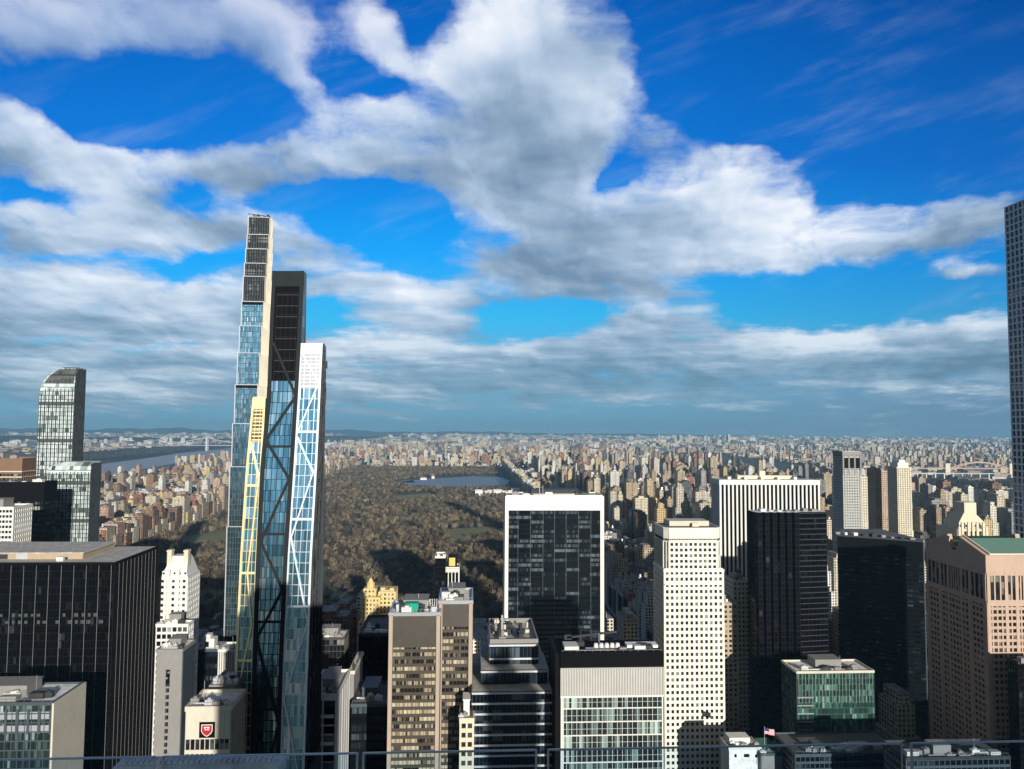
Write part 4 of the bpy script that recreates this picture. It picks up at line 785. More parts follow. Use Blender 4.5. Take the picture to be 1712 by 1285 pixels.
# terraced building with white bands
def terraced():
    t = thing('terraced_office', 'terraced office building with white spandrel bands, centre foreground', 'office building', (at(860, 1100, 300).x, 315, 0))
    tiers = [(819, 900, 1076, 312, 34), (805, 915, 1120, 305, 41), (790, 929, 1156, 297, 49)]
    zb = None
    for i, (pl, pr, pt, Y, D) in enumerate(tiers):
        x0, x1, z = at(pl, pt, Y).x, at(pr, pt, Y).x, at(pl, pt, Y).z; z0 = at(pl, tiers[i+1][2], tiers[i+1][3]).z if i < 2 else 0
        m = MB(); nb = round((x1-x0)/1.5); m.box(x0, x1, Y, Y+D, z0, z, (x1-x0)/nb, 3.9, top=1); p = m.build('glass_wall', [MT['g_navy'], MT['roof']], t)
        m = MB(); zz = z-.7
        while zz > z0+.5: m.bar((x0-.15, Y, zz), (x1+.15, Y, zz), .75, .3, (0, -1, 0)); m.bar((x0, Y+D, zz), (x0, Y, zz), .75, .3, (-1, 0, 0)); zz -= 3.95 if i == 2 else 5.4
        m.build('white_band', MT['alu'], p)
        m = MB()
        for q in range(0, nb+1, 1): m.bar((x0+(x1-x0)*q/nb, Y, z0), (x0+(x1-x0)*q/nb, Y, z-.2), .09, .14, (0, -1, 0))
        m.build('mullion', MT['slate'], p)
        if i == 0:
            m = MB()
            for a in ((x0, x0+.6, Y, Y+D), (x1-.6, x1, Y, Y+D), (x0+.6, x1-.6, Y, Y+.6), (x0+.6, x1-.6, Y+D-.6, Y+D)): m.box(*a, z, z+1.8)
            m.build('parapet', MT['grey'], t); r = rng_of('tt')
            for q in range(12):
                cx, cy = r.uniform(x0+2, x1-3), Y+r.uniform(3, 26); m = MB(); a = r.uniform(.6, 1.8); m.box(cx-a, cx+a, cy-a, cy+a, z, z+r.uniform(1, 4)); m.cyl((cx, cy), a*.5, z+2, z+4.4, 8); m.build('cooling_unit', MT[r.choice(['limestone', 'grey', 'dgrey'])], t)
            m = MB(); m.box((x0+x1)/2-5, (x0+x1)/2-4.2, Y+8, Y+8.8, z, z+9.5); m.build('mast', MT['steel'], t)
    HERO_RECTS.append((785, 931, 1038, 300)); FOOT.append((5, 36, 295, 350))
terraced()
# louvred glass block with roof machinery
def louvred():
    h = hero('glass_office', 'glass office block with a ribbed grey louvre band and machinery on the roof', 'office building', 939, 1107, 1094, 285, 16, 'g_pale', 'white', bay=1.95, flr=4.9, pw=.14, sh=.42, dp=.3, rk=dict(n=3, pent=False, mat='dgrey', rmat='wroof', par=.5), edge=.5)
    x0, x1, y0, y1, z, t = (h[k] for k in ('x0', 'x1', 'y0', 'y1', 'z', 'root')); zb = at(1000, 1115, 285).z; zc = at(1000, 1162, 285).z
    m = MB(); m.box(x0-.5, x1+.4, y0-.55, y1, zb, z+.9, bottom=True); m.build('dark_band', MT['void'], t)
    m = MB(); m.box(x0-.4, x1+.3, y0-.42, y1-.2, zc, zb, bottom=True); p = m.build('louvre_band', MT['grey'], t)
    m = MB(); n = 64
    for q in range(n+1): xx = x0-.3+(x1-x0+.5)*q/n; m.bar((xx, y0-.42, zc+.1), (xx, y0-.42, zb-.1), .24, .28, (0, -1, 0))
    m.build('louvre', MT['white'], p)
    m = MB(); m.bar((x0-.5, y0-.42, zc-.3), (x1+.4, y0-.42, zc-.3), .7, .3, (0, -1, 0))
    m.build('white_band', MT['white'], t)
    m = MB(); m.box(x0-2.3, x0-.5, y0+.5, y1+8, 0, z+.4); m.build('dark_flank', MT['black'], t)
    m = MB()
    for q in range(9): zz = zc-2.4-q*4.9; m.bar((x0, y0-.32, zz), (x1, y0-.32, zz), .10, .06, (0, -1, 0))
    m.build('transom', MT['white'], t)
    m = MB(); m.bar((x0+.5, y0-.36, zc-.6), (x0+.5, y0-.36, 0), .5, .25, (0, -1, 0)); m.build('corner_post', MT['white'], t)
    # machinery: fans, tanks, window-cleaning cradle arm
    for q in range(5):
        cx = x0+14+q*2.1; m = MB(); m.cyl((cx, y0+6), .95, z+1.4, z+2.6, 14, .7); m.cyl((cx, y0+6), .9, z+.8, z+1.4, 14); m.build('roof_fan', MT['white'], t)
    m = MB(); m.box(x0+12, x0+24, y0+4, y0+8, z+.2, z+.9); m.build('fan_base', MT['white'], t)
    m = MB(); m.box(x0+26, x0+38, y0+5, y0+10, z+.2, z+1.9); m.build('duct', MT['wroof'], t)
    m = MB(); m.box(x0+1.5, x0+7, y0+3, y0+10, z+.2, z+2.2); m.build('plant_box', MT['white'], t)
    m = MB(); b = Vector((x0+8.5, y0+9, z)); m.box(b.x-1.3, b.x+1.3, b.y-1.2, b.y+1.2, z+.2, z+2.6); m.box(b.x-.35, b.x+.35, b.y-.35, b.y+.35, z+2.6, z+5)
    m.bar((b.x-5.5, b.y-.3, z+4.2), (b.x+14, b.y-.3, z+6.2), .7, .7, (0, -1, 0)); m.bar((b.x, b.y, z+6.8), (b.x+9, b.y, z+5.9), .14, .14, (0, -1, 0)); m.bar((b.x, b.y, z+4.6), (b.x, b.y, z+6.9), .3, .3, (0, -1, 0)); m.box(b.x-6.4, b.x-3.6, b.y-1, b.y+1, z+3.4, z+5.0, bottom=True); m.build('cleaning_crane', MT['dgrey'], t)
louvred()
# dark slab in a white travertine frame
def travertine_slab():
    h = hero('travertine_slab', 'broad dark glass slab in white travertine frame, centre', 'skyscraper', 847, 1007, 829, 628, 30, 'g_slab', 'black', bay=2.6, flr=3.9, pw=.10, sh=1.5, dp=.12, rk=dict(n=6, mat='travertine', pent=True, pm='dgrey', par=.8), rect=True)
    x0, x1, y0, y1, z, t = (h[k] for k in ('x0', 'x1', 'y0', 'y1', 'z', 'root'))
    m = MB(); m.box(x0-1.2, x0+1.7, y0-1.3, y1+.2, 0, z, bottom=True); m.box(x1-1.9, x1+1.2, y0-1.3, y1+.2, 0, z, bottom=True); m.build('side_frame', MT['travertine'], t)
    zb = at(920, 853, 627).z; m = MB(); m.box(x0+1.7, x1-1.9, y0-1.31, y0+.2, zb, z, bottom=True); m.build('top_band', MT['travertine'], t)
    m = MB(); m.bar((x0+28, y0+6, z), (x0+28, y0+6, z+7), .3, .3, (0, -1, 0)); m.bar((x0+31, y0+6, z), (x0+31, y0+6, z+8.5), .2, .2, (0, -1, 0)); m.build('mast', MT['steel'], t)
    m = MB()
    for i in (.12, .25, .38, .5, .62, .75, .88): m.bar((x0+(x1-x0)*i, y0-.1, 0), (x0+(x1-x0)*i, y0-.1, zb), .3, .16, (0, -1, 0))
    m.build('mullion', MT['gunmetal'], t)
travertine_slab()
# square-window limestone tower, chamfered corners
def square_window():
    Y = 540; pl, pr = 1111, 1208
    h = hero('stone_tower', 'pale limestone tower with rows of small square windows, right of centre', 'skyscraper', pl, pr, 952, Y, 30, 'g_win', 'limestonew', bay=3.45, flr=4.45, pw=1.6, sh=2.1, dp=.6, roof=False, wallname='inner_wall')
    punched(h, .50, .50, frame='black')
    x0, x1, y0, y1, z, t = (h[k] for k in ('x0', 'x1', 'y0', 'y1', 'z', 'root'))
    m = MB(); m.box(x0-1.0, x1+1.0, y0-.95, y1+.6, z-1.6, z+.3, bottom=True); m.box(x0-.8, x1+.8, y0-.8, y0-.1, z-10.8, z-9.8, bottom=True); m.build('cornice_band', MT['limestonew'], t)
    zt = at(1150, 884, Y).z; c = 3.4; xa, xb = x0+.2, x1-.8
    poly = [(xa+c, y0), (xb-c, y0), (xb, y0+c), (xb, y1-2), (xa, y1-2), (xa, y0+c)]
    nb = h['nx']-2; nf = round((zt-z)/3.95)
    m = MB(); m.prism(poly, z, zt-7, 3.0, 3.95); u = m.build('inner_wall', MT['g_win'], t)
    m = MB(); m.lattice((xa+c, y0, z), (xb-c, y0, z), (xb-c, y0, zt-9), (xa+c, y0, zt-9), nb, nf-2, 1.4, 1.9, .5)
    m.prism([(a, b) for a, b in poly], zt-9, zt, 3, 4)
    for a, b in ((poly[5], poly[0]), (poly[1], poly[2]), (poly[4], poly[5])): m.lattice((*a, z), (*b, z), (*b, zt-9), (*a, zt-9), 2 if a != poly[4] else 8, 1, .9, .8, .35)
    for q in range(26): xx = xa+c+(xb-xa-2*c)*q/25; m.bar((xx, y0, zt-8.5), (xx, y0, zt-.8), .35, .3, (0, -1, 0))
    m.build('upper_front', MT['limestonew'], t)
    m = MB(); pp = [(a+(.5 if a < 0 else 0), b) for a, b in poly]; m.prism([(xa+c-.3, y0-.5), (xb-c+.3, y0-.5), (xb+.5, y0+c-.3), (xb+.5, y1-1.5), (xa-.5, y1-1.5), (xa-.5, y0+c-.3)], zt, zt+.9, bottom=True); m.build('roof_cornice', MT['limestonew'], t)
    m = MB(); m.box(xa+6, xb-6, y0+9, y1-5, zt+.9, zt+4.6); m.build('penthouse', MT['limestone'], t)
    m = MB(); m.box(xa+22, xa+27, y0+5, y0+8, zt+.9, zt+3.5); m.build('cooling_unit', MT['cream'], t)
    m = MB(); m.prism([(xa+c, y0+.6), (xb-c, y0+.6), (xb-.6, y0+c), (xb-.6, y1-2.6), (xa+.6, y1-2.6), (xa+.6, y0+c)], zt+.9, zt+1.0); m.build('roof', MT['droof'], t)
    HERO_RECTS.append((1098, 1206, 882, 540))
MT['limestonew'] = mat_wall('warm_limestone', (0.80, 0.77, 0.66), 0.10)
square_window()
# white pier-striped tower
def striped():
    h = hero('striped_tower', 'broad white tower with full-height vertical piers, behind the black bay-fronted tower', 'skyscraper', 1204, 1368, 803, 735, 24, 'g_black', 'white', bay=4.1, flr=400, pw=1.75, sh=0, dp=1.1, roof=False)
    x0, x1, y0, y1, z, t = (h[k] for k in ('x0', 'x1', 'y0', 'y1', 'z', 'root'))
    m = MB(); m.box(x0-1.3, x1+1.3, y0-1.3, y1+1, z-4.2, z+.6, bottom=True); m.build('top_band', MT['white'], t)
    m = MB(); m.box(x0, x1, y0, y1, z+.6, z+.7); m.build('roof', MT['roof'], t)
    m = MB(); m.box(x0+22, x1-22, y0+12, y1-3, z+.7, z+4.2); m.box(x0+44, x0+50, y0+10, y0+16, z+.7, z+9); m.build('penthouse', MT['cream'], t)
    for q in range(5): m = MB(); xx = x0+10+q*17; m.box(xx, xx+3, y0+6, y0+9, z+.7, z+3); m.build('cooling_unit', MT['alu'], t)
    # dark west flank with its own piers stays in shade
striped()
h = hero('stone_building', 'cream stone building with sunlit top between square-window tower and black tower', 'apartment building', 1226, 1252, 972, 600, 20, 'g_win', 'cream', bay=3.2, flr=3.7, pw=1.6, sh=1.7, dp=.5, rk=dict(n=3, tank=True), wallname='inner_wall')
punched(h, .5, .5)
h = hero('stone_building', 'lower grey stone building at the canyon right of the square-window tower', 'office building', 1209, 1232, 1010, 577, 20, 'g_win', 'tan', bay=3.2, flr=3.7, pw=1.6, sh=1.7, dp=.5, rk=dict(n=3), wallname='inner_wall')
# black bay-fronted tower
def bays():
    Y = 545
    t = thing('bay_tower', 'black bronze-glass tower with folded vertical bays, right of centre', 'skyscraper', (at(1318, 900, Y).x, 565, 0))
    x0, xm, x1 = at(1264, 858, Y).x, at(1338, 858, Y).x, at(1387, 862, Y).x; z = at(1300, 857, Y).z; y1 = Y+17
    pts = []; n = 6
    for i in range(n):
        xa = x0+(xm-x0)*i/n; w = (xm-x0)/n; pts += [(xa, Y+2.6), (xa+w*.25, Y), (xa+w*.75, Y), (xa+w, Y+2.6)]
    pts = [p for i, p in enumerate(pts) if i == 0 or p != pts[i-1]]
    poly = pts + [(x1, Y+5.5), (x1, y1), (x0, y1)]
    m = MB(); m.prism(poly, 0, z, 2.0, 3.9, top=1); m.build('glass_wall', [MT['g_black'], MT['roof']], t)
    m = MB()
    for i in range(len(poly)-2):
        a, b = poly[i], poly[i+1]
        m.lattice((*a, 0), (*b, 0), (*b, z), (*a, z), 1 if i < len(poly)-4 else 7, int(z/3.9), .3, .55, .22)
    m.lattice((x0, y1, 0), (x0, Y+2.6, 0), (x0, Y+2.6, z), (x0, y1, z), 8, int(z/3.9), .3, .55, .22)
    m.build('facade_grid', MT['violet'], t)
    m = MB(); 
    for zz in np.arange(20, z, 3.9): m.bar((pts[-1][0], Y+2.4, zz), (x1, Y+5.3, zz), .5, .5, (.1, -1, 0))
    m.build('balcony_band', MT['dgrey'], t)
    m = MB(); m.prism(poly, z, z+.3); m.build('roof', MT['wroof'], t)
    for q in range(7): m = MB(); r = rng_of('b', q); xx = x0+6+q*6.5; m.box(xx, xx+r.uniform(2, 5), Y+6, Y+12, z+.3, z+r.uniform(1, 2.6)); m.build('cooling_unit', MT[r.choice(['white', 'grey', 'cream'])], t)
    HERO_RECTS.append((1248, 1390, 857, Y)); FOOT.append((x0-5, x1+5, Y-5, y1+5))
bays()
# dark five-sided tower
def five_sided():
    t = thing('granite_tower', 'dark green-black granite tower with slanting front and ribbon windows', 'skyscraper', (at(1475, 950, 560).x, 590, 0))
    a, b, c = at(1400, 896, 600), at(1543, 906, 566), at(1549, 906, 572); z = (a.z+b.z)/2
    poly = [(a.x, a.y), (b.x, b.y), (c.x+1.5, c.y+6), (c.x+1.5, 640), (at(1404, 896, 640).x, 640)]
    m = MB(); m.prism(poly, 0, z, 1.6, 3.9, top=1); m.build('glass_wall', [MT['g_navy'], MT['roof']], t)
    m = MB(); nf = int(z/3.9); A, B = (a.x, a.y), (b.x, b.y); nn = Vector((B[1]-A[1], -(B[0]-A[0]), 0))
    for j in range(nf+1): zz = z-j*3.9; m.bar((*A, zz-.9), (*B, zz-.9), 2.0, .3, nn); 
    m.bar((*A, z-5.5), (*B, z-5.5), 11, .34, nn)
    for i in range(33): p = Vector((*A, 0)).lerp(Vector((*B, 0)), i/32); m.bar(p, (p.x, p.y, z), .12, .36, nn)
    m.build('granite_band', MT['graniteg'], t)
    m = MB(); m.bar((*B, 0), (B[0], B[1], z), .8, .7, (1, -.6, 0)); m.build('corner_mullion', MT['gunmetal'], t)
    m = MB(); A2, B2 = (b.x, b.y), (c.x+1.5, c.y+6)
    m.lattice((*A2, 0), (*B2, 0), (*B2, z), (*A2, z), 2, nf, .2, 1.0, .2); m.build('corner_facade', MT['alu'], t)
    m = MB(); m.prism([(p[0]*.99+((a.x+c.x)/2)*.01, p[1]) for p in poly], z, z+.3); m.build('roof', MT['droof'], t)
    r = rng_of('ibm')
    for q in range(9): u = q/9+.05; x = a.x+(b.x-a.x)*u; y = a.y+(b.y-a.y)*u+9; m = MB(); w = r.uniform(2, 5); m.box(x, x+w, y, y+5, z+.3, z+r.uniform(1.2, 3.2)); m.build('cooling_unit', MT[r.choice(['white', 'grey', 'dgrey'])], t)
    HERO_RECTS.append((1398, 1556, 897, 560)); FOOT.append((a.x-5, c.x+8, 560, 645))
five_sided()
# pink granite tower with the split gable
def gable():
    Y = 440; t = thing('gabled_tower', 'pink granite tower with broken pediment top and green copper roof, right', 'skyscraper', (at(1700, 950, Y).x, 470, 0))
    x0 = at(1648, 930, Y).x; x1 = x0+48; Yb = 499; ze = at(1648, 928, Y).z; zr = at(1597, 889, 470).z
    ym = (Y+Yb)/2
    # core
    m = MB(); m.box(x0, x1, Y, Yb, 0, ze-11, 2.6, 3.7); m.build('inner_wall', MT['g_win'], t)
    m = MB(); m.box(x0-.4, x1+.4, Y-.4, Yb+.4, ze-11, ze, bottom=True); 
    m.bar((x0, Y-.4, ze-29), (x1, Y-.4, ze-29), 2.5, .3, (0, -1, 0))
    # broken gable wall on the avenue side: two slopes and a round notch at the peak
    def prof(y): return ze + (zr-ze)*(1-abs(y-ym)/(ym-Y))
    N = 40
    for (xa, xb) in ((x0-.4, x0+2.6), (x1-2.6, x1+.4)):
        ys = [Y-.4+(Yb+.4-(Y-.4))*i/N for i in range(N+1)]
        def top(y):
            zt_ = prof(min(max(y, Y), Yb)); d = abs(y-ym); rr = 4.6; zc = zr-6.5
            if d < rr: zt_ = min(zt_, zc-math.sqrt(rr*rr-d*d))
            elif d < rr+.01: pass
            if rr <= d < rr+0.1: zt_ = prof(y)
            if d < 3.0 : zt_ = min(zt_, zc-math.sqrt(rr*rr-d*d))
            return zt_
        for ya, yb_ in zip(ys, ys[1:]):
            m.quad((xa, yb_, ze), (xa, ya, ze), (xa, ya, top(ya)), (xa, yb_, top(yb_))); m.quad((xb, ya, ze), (xb, yb_, ze), (xb, yb_, top(yb_)), (xb, ya, top(ya)))
            m.quad((xa, yb_, top(yb_)), (xa, ya, top(ya)), (xb, ya, top(ya)), (xb, yb_, top(yb_)))
    m.build('granite_top', MT['pink'], t)
    # copper roofs between the gables
    m = MB()
    for s_ in (0, 1):
        e = Y+2.2 if s_ == 0 else Yb-2.2; rr = ym-4.6 if s_ == 0 else ym+4.6; zt_ = prof(rr)-1.6
        q = [(x0+3.4, e, ze+.2), (x1-3.4, e, ze+.2), (x1-3.4, rr, zt_), (x0+3.4, rr, zt_)]
        m.quad(*(q if s_ == 0 else reversed(q)))
        for i in range(20): xx = x0+3.8+(x1-x0-7.6)*i/19; m.bar((xx, e, ze+.2), (xx, rr, zt_), .12, .14, (0, -.5 if s_ == 0 else .5, 1))
    m.build('copper_roof', MT['copper'], t)
    m = MB(); m.box(x0+2.6, x1-2.6, ym-4.6, ym+4.6, ze, zr-11); m.build('roof_well', MT['droof'], t)
    m = MB()
    for xx in (x0+2.9, x1-3.0): m.bar((xx, Y+.6, ze+.2), (xx, ym-4.6, prof(ym-4.6)-.2), .9, 1.0, (0, -.5, 1))
    m.bar((x0+2.6, Y+.7, ze+.1), (x1-2.6, Y+.7, ze+.1), 1.4, .9, (0, 0, 1)); m.build('roof_edge', MT['cream'], t)
    # avenue (west) front: three groups of windows, tall loggia openings under the gable
    zl = ze-28
    def front(A, B, n, nm, zlo=0):
        m = MB(); m.lattice((*A, zlo), (*B, zlo), (*B, zl), (*A, zl), n, int((zl-zlo)/3.75), .9, 1.55, .5); L = Vector((B[0]-A[0], B[1]-A[1], 0)).length
        m.lattice((*A, zlo), (*B, zlo), (*B, ze-10), (*A, ze-10), 1, 1, 0, 0, .5)
        nrm = Vector((B[1]-A[1], -(B[0]-A[0]), 0))
        for u in (0.02, .25, .39, .61, .75, .98): p = Vector((*A, 0)).lerp(Vector((*B, 0)), u); m.bar((p.x, p.y, zlo), (p.x, p.y, ze-10), 2.0, .62, nrm)
        for u in (.1, .175, .32, .44, .48, .52, .56, .68, .825, .9): p = Vector((*A, 0)).lerp(Vector((*B, 0)), u); m.bar((p.x, p.y, zl), (p.x, p.y, ze-10), .9, .5, nrm)
        m.bar((*A, zl-.4), (*B, zl-.4), 3.4, .56, nrm); m.bar((*A, ze-11.4), (*B, ze-11.4), 1.4, .58, nrm)
        return m.build(nm, MT['pink'], t)
    front((x0, Yb), (x0, Y), 18, 'granite_front'); front((x0, Y), (x1, Y), 16, 'granite_front')
    # sunlit south windows
    zs = ze-28; nf = int(zs/3.75); fl = zs/nf
    h = dict(root=t, x0=x0, x1=x1, y0=Y, y1=Yb, nx=16, nf=nf, fl=fl, bx=(x1-x0)/16, z0=0); punched(h, .5, .42, frame='black', off=.03)
    HERO_RECTS.append((1548, 1712, 905, 460)); FOOT.append((x0-4, x1+4, Y-5, Yb+5))
gable()
# small green glass block
h = hero('glass_block', 'green glass block with dense vertical mullions before the black bay-fronted tower', 'office building', 1332, 1461, 1124, 495, 24, 'g_teal', 'slate', bay=1.55, flr=3.9, pw=.12, sh=.3, dp=.25, rk=dict(n=8, rmat='wroof', mat='limestone', pent=True))
m = MB(); x0, x1, z, y0 = h['x0'], h['x1'], h['z'], h['y0']
for q in range(23): xx = x0+(x1-x0)*(q+.5)/23; m.bar((xx, y0-.25, z-20), (xx, y0-.25, z+.2), .13, .14, (0, -1, 0))
m.build('bright_mullion', mat_wall('pale_green_metal', (.42, .52, .42), .1, .5), h['root'])
m = MB(); 
for q in range(10): m.bar((x0, y0-.1, z-16-q*5.2), (x0+11, y0-.1, z-16-q*5.2), .7, .4, (0, -1, 0))
m.build('white_band', MT['steel'], h['root'])
h = hero('dark_tower', 'black office tower cut by the right frame edge in front of the gabled tower', 'skyscraper', 1702, 1790, 1108, 410, 8, 'g_black', 'black', bay=2, flr=3.9, pw=.3, sh=1.0, dp=.3, rk=dict(n=4, rmat='roof', mat='dgrey', pent=False))
# square grid tower at the right edge
def grid_tower():
    Y0, Y1 = 531, 559; x0 = at(1690, 905, 545).x-3.5
    zc = at(1681, 347, 559).z
    x0 = at(1681, 347, 559).x
    t = thing('grid_tower', 'extremely tall square tower of big gridded windows, cut by the right frame edge', 'skyscraper', (x0+14, 545, 0)); x1 = x0+28
    nf = 84; nb = 6
    m = MB(); m.box(x0, x1, Y0, Y1, 0, zc, 28/6, zc/nf); m.build('glass_wall', MT['g_navy2'], t)
    m = MB(); m.lattice((x0, Y1, 0), (x0, Y0, 0), (x0, Y0, zc), (x0, Y1, zc), nb, nf, 1.15, 1.15, .7, dps=.64); m.build('window_grid', MT['gridc'], t)
    m = MB(); m.lattice((x0, Y0, 0), (x1, Y0, 0), (x1, Y0, zc), (x0, Y0, zc), nb, nf, 1.15, 1.15, .7, dps=.64); m.build('window_grid', MT['gridc'], t)
    m = MB()
    for j in (13, 27, 42, 56, 70):
        for q in range(nb): yy = Y1-(q+.5)*28/6; zz = zc-(j+.5)*zc/nf; m.bar((x0-.1, yy, zz-1.4), (x0-.1, yy, zz+1.2), 1.6, .3, (-1, 0, 0))
    m.build('lit_window', MT['white'], t)
    m = MB(); m.box(x0-.7, x1+.7, Y0-.7, Y1+.7, zc, zc+.5, bottom=True); m.build('roof', MT['gridc'], t)
    HERO_RECTS.append((1680, 1712, 345, 545)); FOOT.append((x0-5, x1+5, 525, 565))
MT['gridc'] = mat_wall('grid_concrete', (0.78, 0.80, 0.82), .1); MT['g_navy2'] = mat_glass('deep_blue_glass', [(0, (0.006, 0.010, 0.015)), (.6, (0.014, 0.024, 0.034)), (1, (0.09, 0.12, 0.14))], 0.08, .1, tilt=.03)
grid_tower()
# stepped limestone crown in front of the river (hotel with chimneys)
def stepped_crown():
    t = thing('stepped_hotel', 'cream stepped-crown hotel with tall openings, above the gabled tower', 'hotel', (at(1620, 860, 640).x, 655, 0))
    for pl, pr, pt, Y, D, nm in ((1600, 1652, 884, 640, 30, 'wall'), (1603, 1646, 862, 644, 22, 'upper_wall'), (1612, 1632, 840, 648, 14, 'crown')):
        a, b = at(pl, pt, Y), at(pr, pt, Y); m = MB()
        if nm == 'upper_wall':
            c = (b.x-a.x)*.28; zl = at(pl, 884, Y).z; m.prism([(a.x, Y), (b.x, Y), (b.x, Y+D), (a.x, Y+D)], 100, a.z-6, 3.2, 3.8); 
            m.quad((a.x, Y, a.z-6), (b.x, Y, a.z-6), (b.x-c, Y+3, a.z+2), (a.x+c, Y+3, a.z+2)); m.quad((b.x, Y, a.z-6), (b.x, Y+D, a.z-6), (b.x-c, Y+D-3, a.z+2), (b.x-c, Y+3, a.z+2)); m.quad((a.x, Y+D, a.z-6), (a.x, Y, a.z-6), (a.x+c, Y+3, a.z+2), (a.x+c, Y+D-3, a.z+2)); m.quad((a.x+c, Y+3, a.z+2), (b.x-c, Y+3, a.z+2), (b.x-c, Y+D-3, a.z+2), (a.x+c, Y+D-3, a.z+2))
            m.build(nm, MT['cream'], t)
            m = MB()
            for q in range(9): 
                for j in range(3): xx = a.x+(b.x-a.x)*(q+.5)/9; m.quad((xx-.8, Y-.05, a.z-10-j*4), (xx+.8, Y-.05, a.z-10-j*4), (xx+.8, Y-.05, a.z-7.8-j*4), (xx-.8, Y-.05, a.z-7.8-j*4))
            m.build('window', MT['g_win'], t)
        else:
            m.box(a.x, b.x, Y, Y+D, 0, a.z, 3.2, 3.8); m.build(nm, MT['cream'], t)
            if nm == 'wall':
                m = MB()
                for u in (.06, .16, .36, .5, .64, .84, .94): xx = a.x+(b.x-a.x)*u; m.box(xx-1.1, xx+1.1, Y-1.2, Y, 0, a.z+(6 if .1 < u < .9 else 2))
                m.build('pier', MT['cream'], t); m = MB()
                for u in (.11, .26, .43, .57, .74, .89): xx = a.x+(b.x-a.x)*u; m.bar((xx, Y-.02, 0), (xx, Y-.02, a.z-2), 2.4, .1, (0, -1, 0))
                m.build('window_recess', MT['g_dark'], t)
    HERO_RECTS.append((1596, 1655, 838, 640)); FOOT.append((at(1596, 870, 640).x, at(1655, 870, 640).x, 636, 675))
stepped_crown()
MT['paleslab'] = mat_wall('pale_grey_stone', (0.45, 0.46, 0.43), .1)
h = hero('slab_tower', 'tall cream slab tower with dark shaded flank and open lantern top', 'apartment building', 1409, 1438, 755, 980, 26, 'g_win', 'paleslab', bay=3.3, flr=3.6, pw=1.5, sh=1.7, dp=.5, roof=False, wallname='inner_wall')
punched(h, .5, .5, cols=None); x0, x1, y0, y1, z, t = (h[k] for k in ('x0', 'x1', 'y0', 'y1', 'z', 'root'))
m = MB(); m.box(x0-1, x1+1, y0-1, y1, z-5, z, bottom=True)
for q in (0, .33, .66, 1): m.box(x0-1+(x1-x0)*q, x0+1+(x1-x0)*q, y0-1.2, y0, z-30, z-5)
m.build('lantern', MT['grey'], t); m = MB(); m.box(x0+1, x1-1, y0-.7, y0-.4, z-22, z-8, bottom=True); m.build('lantern_opening', MT['black'], t)
h = hero('slab_tower', 'lower grey-cream wing attached right of the lantern-topped slab', 'apartment building', 1438, 1449, 798, 985, 22, 'g_win', 'cream', bay=3.0, flr=3.6, pw=1.2, sh=1.8, dp=.5, wallname='inner_wall', rk=dict(n=1, pent=False))
h = hero('banded_tower', 'slim cream tower with balcony bands and rounded top, right half of skyline', 'apartment building', 1499, 1522, 782, 1120, 24, 'g_dark', 'cream', bay=3.4, flr=3.3, pw=1.6, sh=1.5, dp=.8, wallname='inner_wall', rk=dict(n=0, pent=False))
x0, x1, z, y0, y1 = h['x0'], h['x1'], h['z'], h['y0'], h['y1']
m = MB(); m.box(x0+2.5, x1-2.5, y0+1, y1-1, z, z+8); m.box(x0+6, x1-6, y0+3, y1-3, z+8, z+12); m.build('top_block', MT['limestonew'], h['root'])
m = MB(); m.box(x1, x1+5, y0+4, y1, 0, z-96, 3, 3.3); m.build('lower_wall', MT['cream'], h['root'])
h = hero('brick_tower', 'light brown pair of towers left of the slim banded tower', 'apartment building', 1463, 1472, 784, 1180, 24, 'g_win', 'tan', bay=3, flr=3.3, pw=1.4, sh=1.5, dp=.4, wallname='inner_wall', rk=dict(n=0))
h = hero('brick_tower', 'pinkish brick tower touching the light brown tower, left of the banded tower', 'apartment building', 1474, 1486, 788, 1200, 24, 'g_win', 'pink', bay=3, flr=3.3, pw=1.4, sh=1.5, dp=.4, wallname='inner_wall', rk=dict(n=0))
